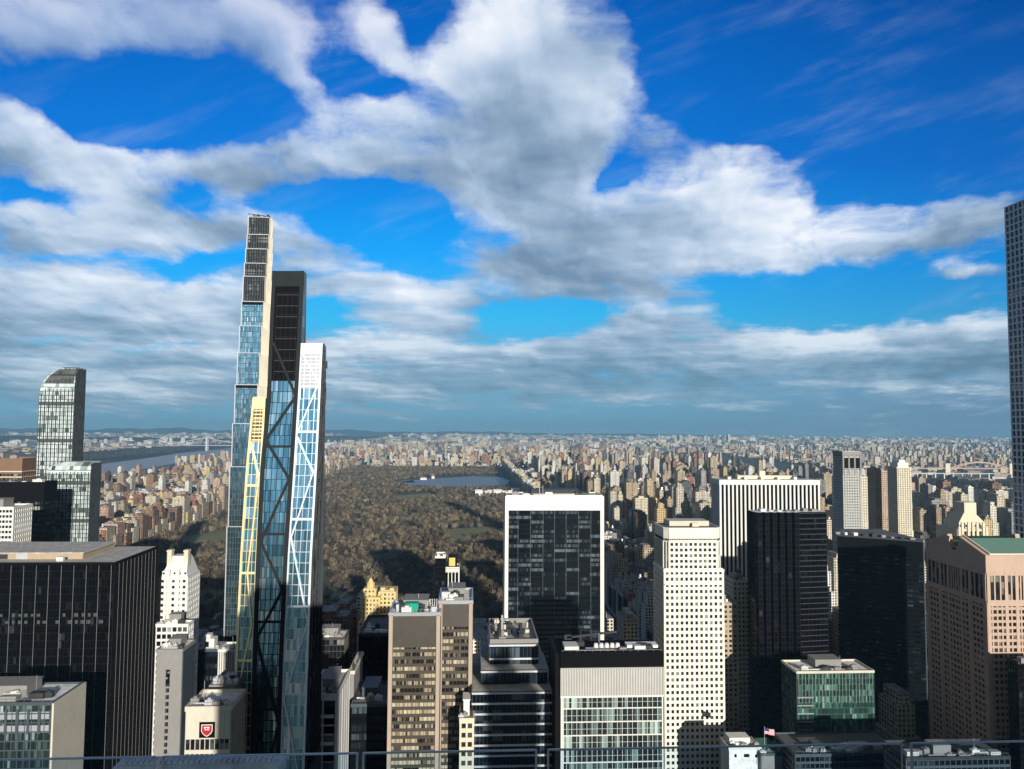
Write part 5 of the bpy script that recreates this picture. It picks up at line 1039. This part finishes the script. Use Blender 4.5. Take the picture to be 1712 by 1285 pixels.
# ------------------------------------------------------------------ bottom edge roofs on the right
def low_roofs():
    h = hero('penthouse_block', 'white rooftop building with dark square openings at the bottom, right of the square-window tower', 'rooftop block', 1219, 1272, 1252, 478, 16, 'wroof', 'white', frontbars=False, wallname='wall', rk=dict(n=7, rmat='wroof', pm='white'), z0=0)
    x0, x1, y0, z = h['x0'], h['x1'], h['y0'], h['z']; m = MB()
    for u, v in ((.2, 4), (.55, 4), (.85, 4.4)): xx = x0+(x1-x0)*u; m.bar((xx, y0-.02, z-v-1), (xx, y0-.02, z-v+1), 1.5+2*(u == .55), .08, (0, -1, 0))
    m.build('opening', MT['black'], h['root'])
    m = MB(); m.box(x0+2, x1-5, y0+5, y0+14, z, z+5); m.box(x0+5, x0+9, y0+2, y0+5, z, z+3); m.build('penthouse', MT['white'], h['root'])
    h = hero('office_block', 'low block with sloping greenish skylight roof beside the white rooftop building', 'office building', 1273, 1312, 1262, 474, 18, 'grey', 'slate', frontbars=False, wallname='wall', rk=dict(n=4, pent=False, mat='slate'))
    x0, x1, y0, z = h['x0'], h['x1'], h['y0'], h['z']; m = MB(); m.quad((x0+1, y0-.5, z+.3), (x1-1, y0-.5, z+.3), (x1-5, y0+14, z+5), (x0+1, y0+14, z+5)); m.build('skylight', MT['g_teal'], h['root'])
    h = hero('office_block', 'shaded flat roof crowded with pale machinery at the bottom edge, right of centre', 'office building', 1330, 1512, 1262, 455, 32, 'g_navy', 'slate', bay=3, flr=4, pw=.4, sh=1.4, dp=.3, rk=dict(n=26, pent=False, rmat='droof', mat='slate'))
    m = MB(); m.box(h['x0']+14, h['x0']+22, 460, 468, h['z'], h['z']+4.5); m.build('penthouse', MT['slate'], h['root'])
    h = hero('office_block', 'dark roof with a grey square plant room at the bottom edge, far right', 'office building', 1515, 1688, 1268, 400, 22, 'g_navy', 'slate', bay=3, flr=4, pw=.4, sh=1.4, dp=.3, rk=dict(n=14, pent=False, rmat='droof', mat='dgrey'))
    m = MB(); xx = at(1560, 1240, 403).x; m.box(xx, xx+10, 403, 411, h['z'], at(1560, 1246, 403).z); m.build('plant_room', MT['grey'], h['root'])
    # flag on a pole
    p = at(1278, 1217, 470); t = thing('flag', 'striped national flag on a tall pole rising from low roofs at bottom right', 'flag', (p.x, p.y, h['z']-10))
    m = MB(); m.cyl((p.x, p.y), .16, p.z-24, p.z+.6, 8, .1); m.cyl((p.x, p.y), .25, p.z+.6, p.z+1.0, 8, .1); m.build('pole', MT['alu'], t)
    MT['flagred'] = mat_wall('flag_red', (.55, .03, .04), .05); MT['flagwhite'] = mat_wall('flag_white', (.8, .8, .8), .05); MT['flagblue'] = mat_wall('flag_blue', (.02, .03, .15), .05)
    m = MB(); Lf, Hf, N = 6.6, 3.8, 16
    def fp(u, v): return (p.x+.15+u*Lf*.95, p.y+.35*math.sin(u*7), p.z-v*Hf-1.2*u*u+.15*math.sin(u*9))
    for i in range(N):
        for j in range(13):
            u0, u1, v0, v1 = i/N, (i+1)/N, j/13, (j+1)/13; cm = 2 if (u1 <= .45 and j < 7) else (0 if j % 2 == 0 else 1)
            m.quad(fp(u0, v1), fp(u1, v1), fp(u1, v0), fp(u0, v0), None, cm)
    m.build('flag_cloth', [MT['flagred'], MT['flagwhite'], MT['flagblue']], t)
low_roofs()
# ------------------------------------------------------------------ the city: blocks either side of the park and far to the north
TONES = [('cream', (0.62, 0.55, 0.40)), ('cream', (0.68, 0.62, 0.49)), ('white', (0.76, 0.73, 0.66)), ('tan', (0.46, 0.35, 0.22)), ('tan', (0.52, 0.41, 0.27)), ('brown', (0.26, 0.155, 0.09)), ('red brick', (0.36, 0.14, 0.085)), ('grey', (0.33, 0.32, 0.30)), ('dark grey', (0.09, 0.09, 0.095)), ('yellow', (0.66, 0.50, 0.24)), ('pinkish', (0.55, 0.38, 0.29))]
WTS = [5, 6, 5, 5, 4, 3.8, 2.0, 3.5, 3.2, 1.8, 2.0]
BL = []   # x0,x1,y0,y1,h,tone,kind(0 box,1 stepped,2 slab),seed
cr = rng_of('city')
def blocked(x0, x1, y0, y1):
    for a, b, c, d in FOOT:
        if x0 < b and x1 > a and y0 < d and y1 > c: return True
    return False
def inview(x, y, mx=140):
    d = Vector((x, y, -258)); z = d.dot(fw)
    if z < 50: return False
    px = 856+F*d.dot(rt)/z; return -mx < px < 1712+mx
RIV_W = [gnd(*p) for p in ((40,815),(100,804),(167,797),(257,781),(321,770),(396,761),(470,752))]
def west_limit(y):
    P = RIV_W
    if y <= P[0].y: return P[0].x
    for a, b in zip(P, P[1:]):
        if a.y <= y <= b.y: return a.x+(b.x-a.x)*(y-a.y)/(b.y-a.y)
    return P[-1].x
def east_limit(y): return 1420 if y < 3300 else 1420+(y-3300)*.05
def add(x0, x1, y0, y1, h, tone=None, k=None):
    xm, ym = (x0+x1)/2, (y0+y1)/2
    if not inview(xm, ym) or blocked(x0, x1, y0, y1): return
    t = cr.choices(range(len(TONES)), WTS)[0] if tone is None else tone
    k = cr.choices((0, 1, 2), (6, 2, 2.4))[0] if k is None else k
    if xm < -700 and tone is None and cr.random() < .3: t = cr.choice([4, 5, 6, 9, 10])
    v = cr.uniform(.85, 1.3); BL.append((x0, x1, y0, y1, h, t, tuple(min(.85, c*v) for c in TONES[t][1]), k, cr.random()))
def fill(ax0, ax1, y0, y1, step, hlo, hhi, ptall, tall, lot=(16, 34), gap=16, prob=.97):
    """rows of lots between two avenues; taller ones stand at the avenue ends"""
    y = y0
    while y < y1:
        for half in (0, 1):
            ya = y+half*(step-gap)/2; yb_ = ya+(step-gap)/2-.8; x = ax0+15
            while x < ax1-22:
                w = cr.uniform(*lot); w = min(w, ax1-15-x)
                if w < 9: break
                edge_ = x-ax0 < 45 or ax1-x < 62
                h = cr.uniform(*tall)*cr.uniform(.7, 1.0) if cr.random() < (ptall*2.6 if edge_ else ptall*.45) else cr.uniform(hlo, hhi)
                if cr.random() < prob: add(x, x+w-.6, ya+cr.uniform(0, 2), yb_, h)
                x += w
        y += step
# east side
EA = [190, 335, 485, 625, 775, 950, 1130, 1290, 1430]
for i, (a, b) in enumerate(zip(EA, EA[1:])): fill(a, b, 800, 4700, 80, 16, 46 if i < 3 else 38, .15 if i else .10, (50, 145) if i else (45, 72), lot=(12, 32))
# a solid sunlit row of apartment houses along the park's east edge
yy = 800
while yy < 4700: add(205, 235, yy, yy+cr.uniform(22, 30), cr.uniform(44, 68), cr.choice([0, 1, 2, 1, 9]), 1); yy += 33
# west side
WA = [-2400, -2180, -1950, -1720, -1450, -1210, -950, -715]
for a, b in zip(WA, WA[1:]): fill(a, b, 700, 4700, 80, 14, 36, .11, (40, 82), lot=(11, 30))
yy = 800
while yy < 4700: add(-765, -735, yy, yy+cr.uniform(24, 40), cr.uniform(38, 72), cr.choice([0, 1, 3, 5, 5, 9, 4, 10]), cr.choice([0, 1])); yy += 46
BL = [q for q in BL if q[1] > -740 or q[0] > west_limit(q[2])+230]
# midtown north of the viewpoint, filling the gaps between the named towers
for a, b in ((190, 335), (335, 485), (485, 640), (640, 800), (-330, -60), (-60, 170), (-700, -370)): fill(a, b, 520 if a > 180 else 600, 770, 80, 25, 60, .35, (60, 95), lot=(22, 40))
# north of the park, then the wide plain beyond
for q in range(9500):
    y = 4800+6500*cr.random()**1.15; x = cr.uniform(-.62*y-200, .80*y)
    if x < west_limit(y)+60 or (x > east_limit(y)+60 and x < east_limit(y)+900 and y < 7600): continue
    w, d = cr.uniform(11, 34), cr.uniform(11, 26); h = cr.uniform(12, 26) if cr.random() < .78 else cr.uniform(38, 72); add(x, x+w, y, y+d, h, None, 0)
for q in range(8500):
    y = 8000+15500*cr.random()**1.2; x = cr.uniform(-.64*y, .80*y)
    if x < west_limit(y)+60 and x > west_limit(y)-1700: continue
    s_ = 1+y/14000; w, d = cr.uniform(16, 70)*s_, cr.uniform(20, 60); h = cr.uniform(8, 24) if cr.random() < .86 else cr.uniform(35, 75); add(x, x+w, y, y+d, h, cr.choice([0, 2, 2, 7, 7, 8, 8, 3]), 0)
for q in range(1500):   # across the eastern river
    y = cr.uniform(2500, 9000); x = east_limit(y)+cr.uniform(900, 4500); add(x, x+cr.uniform(20, 90), y, y+cr.uniform(15, 50), cr.uniform(8, 26), None, 0)
for q in range(900):    # the far bank in the west
    y = cr.uniform(3800, 15000); x = west_limit(y)-cr.uniform(1500, 5200); add(x, x+cr.uniform(20, 70), y, y+cr.uniform(15, 40), cr.uniform(8, 24), None, 0)
for px, py, n, hh in ((190, 744, 16, 75), (250, 742, 9, 95), (60, 745, 10, 60), (290, 745, 6, 60), (1160, 737, 14, 150), (1420, 736, 6, 90), (60, 744, 6, 70)):   # clusters of slabs on the skyline
    c = gnd(px, py)
    for q in range(n): x = c.x+cr.uniform(-1, 1)*c.y*.05; y = c.y+cr.uniform(-300, 300); add(x, x+cr.uniform(30, 60), y, y+25, hh*cr.uniform(.5, 1), 2, 0)
def proj(p):
    d = Vector(p)-Vector((0, 0, EYE)); z = d.dot(fw); return 856+F*d.dot(rt)/z, 642.5-F*d.dot(up)/z
def shown(b):
    xm, ym = (b[0]+b[1])/2, b[2]; px, pt = proj((xm, ym, b[4])); _, pb = proj((xm, ym, 0))
    if not (-20 < px < 1732) or pt > 1290: return 0
    top = pt
    for l, r_, t_, Y in HERO_RECTS:
        if Y < ym and l < px < r_ and pt > t_: return 0
    return (b[1]-b[0])*min(b[4], 60)/ym**2*1e6*(2.0 if b[4] > 50 else 1)
ranked = sorted(range(len(BL)), key=lambda i: -shown(BL[i])); NEAR = [i for i in ranked[:258] if shown(BL[i]) > 0]; nearset = set(NEAR)
def body(m, b):
    """the masonry volume of one building into m, returns top rectangle"""
    x0, x1, y0, y1, h, t, c, k, s_ = b; n = max(2, round((x1-x0)/3.4)); bay = (x1-x0)/n
    if k == 1 and h > 34:
        h1 = h*(.62+.2*s_); i = min(x1-x0, y1-y0)*.14
        m.box(x0, x1, y0, y1, 0, h1, bay, 3.4, col=c); m.box(x0+i, x1-i, y0+i, y1-i, h1, h-3, bay, 3.4, col=c); m.box(x0+2*i, x1-2*i, y0+2*i, y1-2*i, h-3, h+4, bay, 3.4, col=c)
        return x0+2*i, x1-2*i, y0+2*i, y1-2*i, h+4
    m.box(x0, x1, y0, y1, 0, h, bay, 3.4, col=c)
    if k == 2 or h > 60: w = (x1-x0); m.box(x0+w*.3, x1-w*.3, y0+3, y1-3, h, h+5, 1.2, 9, col=c)
    elif y0 < 3600 and s_ < .5: w = x1-x0; m.box(x0+w*.1, x0+w*.38, y0+3, y0+8, h, h+3, 1.2, 9, col=c)
    return x0, x1, y0, y1, h
far = MB()
for i, b in enumerate(BL):
    if i in nearset: continue
    body(far, b)
    if b[8] > .72 and b[2] < 2600 and b[7] != 1: far.cyl(((b[0]+b[1])/2+3, b[2]+7), 2.2, b[4]+2, b[4]+7.5, 6, 1.2); far.col += [(0.14, 0.09, 0.06)]*(len(far.f)-len(far.col))
    elif len(far.col) < len(far.f): far.col += [(1, 1, 1)]*(len(far.f)-len(far.col))
kind(far.build('distant_city', MT['city'], None, True), 'stuff')
FORM = {0: 'block', 1: 'stepped house', 2: 'slab'}
def landmark(px):
    for a, b, s_ in ((-50, 66, 'left of the curved striped tower'), (66, 170, 'behind the curved striped tower'), (170, 262, 'right of the curved striped tower'), (262, 345, 'above the chimneyed hotel'), (345, 400, 'touching the left of the slender tower'), (400, 545, 'behind the braced tower'), (545, 652, 'between braced tower and brown slabs'), (652, 792, 'above the twin brown slabs'), (792, 846, 'left of the travertine slab'), (846, 1008, 'above the travertine slab'), (1008, 1062, 'right of the travertine slab'), (1062, 1100, 'left of the square-window tower'), (1100, 1155, 'above left half of square-window tower'), (1155, 1206, 'above right half of square-window tower'), (1206, 1290, 'above the left of the striped tower'), (1290, 1370, 'above the right of the striped tower'), (1370, 1410, 'left of the lantern-topped slab'), (1410, 1462, 'right of the lantern-topped slab'), (1462, 1530, 'around the slim banded tower'), (1530, 1600, 'left of the stepped-crown hotel'), (1600, 1660, 'behind the stepped-crown hotel'), (1660, 1800, 'beside the right-edge grid tower')):
        if a <= px < b: return s_
ORD = ['leftmost', 'second', 'third', 'fourth', 'fifth', 'sixth', 'seventh', 'eighth', 'ninth', 'tenth', 'eleventh', 'twelfth', 'thirteenth', 'fourteenth']
grp = {}; near = []
for i in NEAR:
    b = BL[i]; px, py = proj(((b[0]+b[1])/2, b[2], b[4])); ht = 'low' if b[4] < 40 else 'mid-height' if b[4] < 75 else 'tall'
    key = (TONES[b[5]][0], ht, FORM[b[7]], landmark(px)); grp.setdefault(key, []).append((px, i)); near.append((i, key))
LAB = {}
for key, L in grp.items():
    L.sort()
    for n, (px, i) in enumerate(L):
        s_ = '%s %s %s %s' % key
        if len(L) > 1: s_ += ', %s of %d from left' % (ORD[n] if n < 14 else 'last', len(L)) if n else ', leftmost of %d' % len(L)
        LAB[i] = s_
for i, key in near:
    b = BL[i]; rr = rng_of('n', i); nm = 'apartment_building' if b[7] != 2 else 'apartment_slab'
    t = thing(nm, LAB[i], 'apartment building', ((b[0]+b[1])/2, (b[2]+b[3])/2, 0), 'apartment and office buildings of the city')
    m = MB(); x0, x1, y0, y1, z = body(m, b); m.build('wall', MT['city'], t, True)
    m = MB(); tt = .5
    for a in ((x0-.15, x1+.15, y0-.15, y0+tt), (x0-.15, x1+.15, y1-tt, y1+.15), (x0-.15, x0+tt, y0+tt, y1-tt), (x1-tt, x1+.15, y0+tt, y1-tt)): m.box(*a, z-.9, z+1.1, bottom=True, col=b[6])
    m.build('parapet', MT['city'], t, True)
    w, d = x1-x0, y1-y0
    if w > 8 and d > 8:
        a = rr.uniform(.12, .5); m = MB(); m.box(x0+w*a, x0+w*(a+.25), y0+d*.35, y0+d*.75, z, z+rr.uniform(3, 5.5), col=b[6]); m.build('penthouse', MT['city'], t, True)
        if rr.random() < .6: water_tank(t, x0+w*((a+.5) % .8+.1), y0+d*.5, z, .85)
        for q in range(rr.randint(1, 3)):
            cx, cy = x0+w*rr.uniform(.1, .9), y0+d*rr.uniform(.15, .5); m = MB(); m.box(cx-1.2, cx+1.2, cy-.9, cy+.9, z, z+1.9); m.cyl((cx, cy), .6, z+1.9, z+2.3, 8); m.build('cooling_unit', MT[rr.choice(['alu', 'white', 'grey'])], t)
# ------------------------------------------------------------------ bridges and small park buildings
def suspension():
    p0, p1 = gnd(346, 753), gnd(430, 752); Y = p0.y; zt = at(346, 731, Y).z; zd = at(346, 744, Y).z
    t = thing('suspension_bridge', 'grey suspension bridge with tall steel tower over the far river', 'bridge', (p0.x, Y, 0))
    for x in (p0.x, p0.x+1050):
        m = MB()
        for s_ in (-16, 16): m.box(x-9, x+9, Y+s_-6, Y+s_+6, 0, zt)
        for zz in (zd-6, zt*.8, zt-10): m.box(x-8, x+8, Y-10, Y+10, zz, zz+9, bottom=True)
        m.build('tower', MT['alu'], t)
    m = MB(); m.box(p0.x-420, p0.x+1500, Y-14, Y+14, zd-6, zd+3, bottom=True); m.build('deck', MT['steel'], t)
    m = MB(); N = 24
    def cz(u): return zd+8+(zt-zd-8)*(2*u-1)**2
    for i in range(N):
        a, b = i/N, (i+1)/N; m.bar((p0.x+1050*a, Y-14, cz(a)), (p0.x+1050*b, Y-14, cz(b)), 5, 5, (0, -1, 0)); m.bar((p0.x+1050*a, Y-14, zd), (p0.x+1050*a, Y-14, cz(a)), 1.6, 1.6, (0, -1, 0))
    m.bar((p0.x, Y-14, zt), (p0.x-400, Y-14, zd), 5, 5, (0, -1, 0)); m.build('cable', MT['alu'], t)
suspension()
def arch_bridge():
    c = gnd(1637, 794); Y = c.y; xa, xb = at(1583, 780, Y).x, at(1690, 780, Y).x; z0, zt = 18, at(1637, 772, Y).z
    t = thing('arch_bridge', 'pinkish steel arch bridge between stone towers over the far right river', 'bridge', ((xa+xb)/2, Y, 0)); N = 26
    m = MB(); f1 = lambda u: 14+(zt-18)*(1-(2*u-1)**2); f2 = lambda u: 30+(zt-30)*(1-(2*u-1)**2)
    for i in range(N):
        a, b = i/N, (i+1)/N; X = lambda u: xa+(xb-xa)*u
        m.bar((X(a), Y, f1(a)), (X(b), Y, f1(b)), 4, 4, (0, -1, 0)); m.bar((X(a), Y, f2(a)), (X(b), Y, f2(b)), 4, 4, (0, -1, 0)); m.bar((X(a), Y, f1(a)), (X(b), Y, f2(b)), 2, 2, (0, -1, 0))
    m.build('arch', MT['pink'], t)
    m = MB(); m.box(xa-250, xb+250, Y-8, Y+8, 36, 41, bottom=True); m.build('deck', MT['pink'], t)
    for x in (xa, xb): m = MB(); m.box(x-14, x+14, Y-10, Y+10, 0, 62); m.box(x-16, x+16, Y-12, Y+12, 62, 67, bottom=True); m.build('tower', MT['cream'], t)
arch_bridge()
def truss_bridge():
    c = gnd(1530, 800); Y = c.y; t = thing('causeway_bridge', 'long low steel bridge on piers crossing the right river', 'bridge', (c.x, Y, 0)); xa, xb = at(1450, 800, Y).x, at(1660, 800, Y).x
    m = MB(); m.box(xa, xb, Y-8, Y+8, 26, 31, bottom=True); m.build('deck', MT['steel'], t)
    for q in range(14): x = xa+(xb-xa)*(q+.5)/14; m = MB(); m.box(x-3, x+3, Y-6, Y+6, 0, 26); m.build('pier', MT['cream'], t)
truss_bridge()
def museum():
    c = gnd(826, 829); Y = c.y; t = thing('museum', 'low pale museum with many glass roofs at the park edge left of the travertine slab', 'museum', (c.x, Y, 0)); r = rng_of('mus')
    for q in range(9):
        x = c.x-70+q*17+r.uniform(-4, 4); y = Y+r.uniform(-30, 60); w = r.uniform(14, 30); h = r.uniform(12, 24); m = MB(); m.box(x, x+w, y, y+w*.8, 0, h); p = m.build('wing', MT['white'], t)
        m = MB(); m.quad((x-.3, y-.3, h), (x+w+.3, y-.3, h), (x+w+.3, y+w*.4, h+5), (x-.3, y+w*.4, h+5)); m.quad((x+w+.3, y+w*.8+.3, h), (x-.3, y+w*.8+.3, h), (x-.3, y+w*.4, h+5), (x+w+.3, y+w*.4, h+5)); m.build('roof', MT['wroof'], p)
museum()
for px, py, w, h, lb in ((708, 802, 30, 16, 'tiny white pavilion on the far shore of the park water'), (724, 800, 14, 20, 'small pale domed house on the far shore of the park water'), (613, 838, 16, 9, 'small white park house left of the lawn'), (652, 899, 14, 8, 'small pale park house among bare trees in mid park'), (738, 879, 12, 8, 'little cream park lodge behind the slim towers'), (765, 836, 20, 12, 'grey stone park lodge near the museum')):
    c = gnd(px, py); t = thing('park_house', lb, 'pavilion', c); m = MB(); m.box(c.x-w/2, c.x+w/2, c.y, c.y+w*.6, 0, h*.6); m.build('wall', MT['white'], t)
    m = MB(); e = 1.2; A = [(c.x-w/2-e, c.y-e), (c.x+w/2+e, c.y-e), (c.x+w/2+e, c.y+w*.6+e), (c.x-w/2-e, c.y+w*.6+e)]; B = [(c.x-w/5, c.y+w*.25), (c.x+w/5, c.y+w*.25), (c.x+w/5, c.y+w*.35), (c.x-w/5, c.y+w*.35)]
    for i in range(4): j = (i+1) % 4; m.quad((*A[i], h*.6), (*A[j], h*.6), (*B[j], h), (*B[i], h))
    m.quad(*[(*q, h) for q in B]); m.build('roof', MT['steel'], t)
# ------------------------------------------------------------------ trees
def mat_twig(name, a, b_):
    m, g, b = newmat(name); oi = g.n('ShaderNodeObjectInfo').outputs['Random']; co = g.n('ShaderNodeNewGeometry').outputs['Position']
    n = g.noise(co, 0.05, 3, 0.6)[0]; n2 = g.noise(co, 0.006, 3, 0.6)[0]
    g.put(b.inputs['Base Color'], g.mix(g.m('ADD', g.m('MULTIPLY', g.mr(n, .3, .7), .5), g.m('MULTIPLY', g.mr(n2, .35, .65), .5)), (*a, 1), (*b_, 1))); b.inputs['Roughness'].default_value = .9; return m
MTW = [mat_twig('bare_twigs', (0.052, 0.040, 0.029), (0.16, 0.122, 0.084)), mat_twig('pale_twigs', (0.13, 0.10, 0.065), (0.34, 0.27, 0.165)), mat_twig('dark_twigs', (0.022, 0.019, 0.016), (0.06, 0.05, 0.038)), mat_twig('olive_crown', (0.085, 0.072, 0.032), (0.20, 0.155, 0.065)), mat_twig('evergreen', (0.012, 0.022, 0.010), (0.035, 0.055, 0.022))]
MBARK = mat_wall('bark', (0.11, 0.085, 0.06), 0.3)
def crown_mesh(m, cx, cy, cz, rx, rz, n, r, size, mi=0, up_=.5):
    for q in range(n):
        th = r.uniform(0, 2*math.pi); ph = math.acos(r.uniform(-.45, 1)); rr = r.random()**.45
        lob = 1+.22*math.sin(3*th+cx)+.15*math.sin(5*th+cy*2)
        p = Vector((cx+rx*rr*lob*math.sin(ph)*math.cos(th), cy+rx*rr*lob*math.sin(ph)*math.sin(th), cz+rz*rr*math.cos(ph)))
        d = (p-Vector((cx, cy, cz-rz*.8))).normalized()+Vector((r.uniform(-.5, .5), r.uniform(-.5, .5), r.uniform(-.3, .6))); d.normalize()
        s_ = d.cross(Vector((r.uniform(-1, 1), r.uniform(-1, 1), r.uniform(-1, 1)))).normalized()*size*r.uniform(.14, .34)
        m.tri(p-d*size*.5-s_, p-d*size*.5+s_, p+d*size*r.uniform(.5, 1.1), mi)
def proto_tree(k):
    r = rng_of('tree', k); H = r.uniform(14, 19) if k != 5 else 15; R_ = r.uniform(5.0, 7.5) if k != 5 else 3.2
    t = MB(); t.cyl((0, 0), .45, 0, H*.4, 7, .28, cap=False)
    for q in range(9):
        a = q*2.4+r.random(); e = r.uniform(.45, .85); L = H*.5*r.uniform(.6, 1); b0 = Vector((0, 0, H*r.uniform(.25, .42))); b1 = b0+Vector((math.cos(a)*math.cos(e), math.sin(a)*math.cos(e), math.sin(e)))*L
        t.bar(b0, b1, .24, .2, (math.sin(a), -math.cos(a), 0)); 
        for w in (-.6, .5): b2 = b0.lerp(b1, .6)+Vector((math.cos(a+w)*.6, math.sin(a+w)*.6, .7))*L*.42; t.bar(b0.lerp(b1, .6), b2, .13, .12, (0, -1, .2))
    t.bar((0, 0, H*.4), (.4, .2, H*.85), .26, .24, (0, -1, 0))
    tm = t.build('trunk', MBARK); c = MB(); crown_mesh(c, 0, 0, H*.58, R_, H*.42, (520, 470, 470, 560, 520, 420)[k], r, 1.0)
    cm = c.build('crown', MTW[(0, 1, 2, 3, 0, 4)[k]]); return tm.data, cm.data, tm, cm
PR = [proto_tree(k) for k in range(6)]
for p in PR:
    for o in p[2:]: bpy.data.objects.remove(o)
tr = rng_of('trees'); tp = []
LAWNS = [G2((655,826),(720,822),(735,832),(655,840)), G2((325,994),(385,994),(385,1005),(325,1006)), G2((545,988),(600,1000),(600,1016),(545,1008)), G2((300,902),(392,884),(392,903),(320,917)), G2((740,887),(830,882),(838,893),(760,902)), G2((664,804),(700,799),(740,795),(856,793),(858,806),(848,816),(745,818),(686,815))] + [G2((px-w, py), (px, py-h), (px+w, py), (px, py+h)) for px, py, w, h in ((610,870,30,3),(690,860,24,3),(580,900,26,5),(770,905,34,5),(640,935,30,6),(800,955,26,7),(350,940,26,5),(370,870,20,3),(600,960,20,6),(700,975,24,6))]
def inpoly(x, y, P):
    c = False
    for i in range(len(P)):
        a, b = P[i-1], P[i]
        if (a.y > y) != (b.y > y) and x < (b.x-a.x)*(y-a.y)/(b.y-a.y)+a.x: c = not c
    return c
def hidden(x, y):
    px, py = proj((x, y, 8))
    for l, r_, t_, Y in HERO_RECTS:
        if Y < y and l < px < r_ and py > t_+8: return True
    return False
for q in range(16500):
    y = 782+3960*tr.random()**1.25; x = tr.uniform(-745, 165)
    if not inview(x, y, 20) or any(inpoly(x, y, P) for P in LAWNS): continue
    if x < -690-(y-775)*.017: continue
    if hidden(x, y): continue
    tp.append((x, y))
tp.sort(key=lambda p: p[1])
for x, y in tp[:290]:
    px, py = proj((x, y, 8)); k = tr.choices(range(6), (5, 3, 3, 1.6, 3, .5))[0]; s_ = tr.uniform(.75, 1.25)
    side_ = 'between the hotel tower and slender tower' if px < 420 else 'right of the braced tower' if px < 652 else 'above the twin brown slabs' if px < 795 else 'left of the travertine slab'
    nm, lb = [('bare_tree', 'bare brown winter tree in the park'), ('bare_tree', 'pale-twigged bare tree in the park'), ('bare_tree', 'dark bare tree in the park'), ('olive_tree', 'olive-brown leafed tree in the park'), ('bare_tree', 'bare brown winter tree in the park'), ('evergreen_tree', 'dark green conical tree in the park')][k]
    t = thing(nm, lb+' '+side_, 'tree', (x, y, .3), lb.replace('tree', 'trees')+' '+side_); t.scale = (s_,)*3; t.rotation_euler = (0, 0, tr.uniform(0, 6.28))
    for j, part in enumerate(('trunk', 'crown')): o = bpy.data.objects.new(part, PR[k][j]); COL.objects.link(o); o.parent = t
# everything further back reads as one mass of woodland
wd = MB(); wr = rng_of('wood')
V_, F_, MI = [], [], []
for x, y in tp[290:]:
    n = int(max(14, min(85, 110000/y))); k = wr.choices(range(5), (6, 3.6, 2.6, .9, .5))[0]; R_ = wr.uniform(4.5, 7.5); H = wr.uniform(12, 18)
    crown_mesh(wd, x, y, H*.5, R_, H*.5, n, wr, 1.35+y/1200, k)
kind(wd.build('park_woodland', MTW), 'stuff')
# street and riverside trees, roof of woods on the far banks
rw = MB()
for a, b, n in (((100, 772), (396, 741), 500), ((1290, 800), (1712, 815), 500), ((300, 735), (396, 732), 60)):
    for q in range(n):
        u = wr.random(); p = gnd(a[0]+(b[0]-a[0])*u, a[1]+(b[1]-a[1])*u+wr.uniform(-4, 4)); crown_mesh(rw, p.x, p.y, 10, 22, 12, 16, wr, 12, 0)
kind(rw.build('riverside_woodland', MTW[2]), 'stuff')
# ------------------------------------------------------------------ the air
hz = MB(); hz.box(-29500, 29500, -29400, 29400, -1, 446, bottom=True)
hm = bpy.data.materials.new('haze'); hm.use_nodes = True; hm.node_tree.nodes.clear(); hg = G(hm.node_tree)
pv = hg.n('ShaderNodeVolumePrincipled'); pv.inputs['Color'].default_value = (0.31, 0.61, 0.86, 1); pv.inputs['Density'].default_value = 4.6e-5; pv.inputs['Anisotropy'].default_value = 0.0
hg.nt.links.new(pv.outputs[0], hg.n('ShaderNodeOutputMaterial').inputs['Volume'])
kind(hz.build('haze', hm), 'stuff')
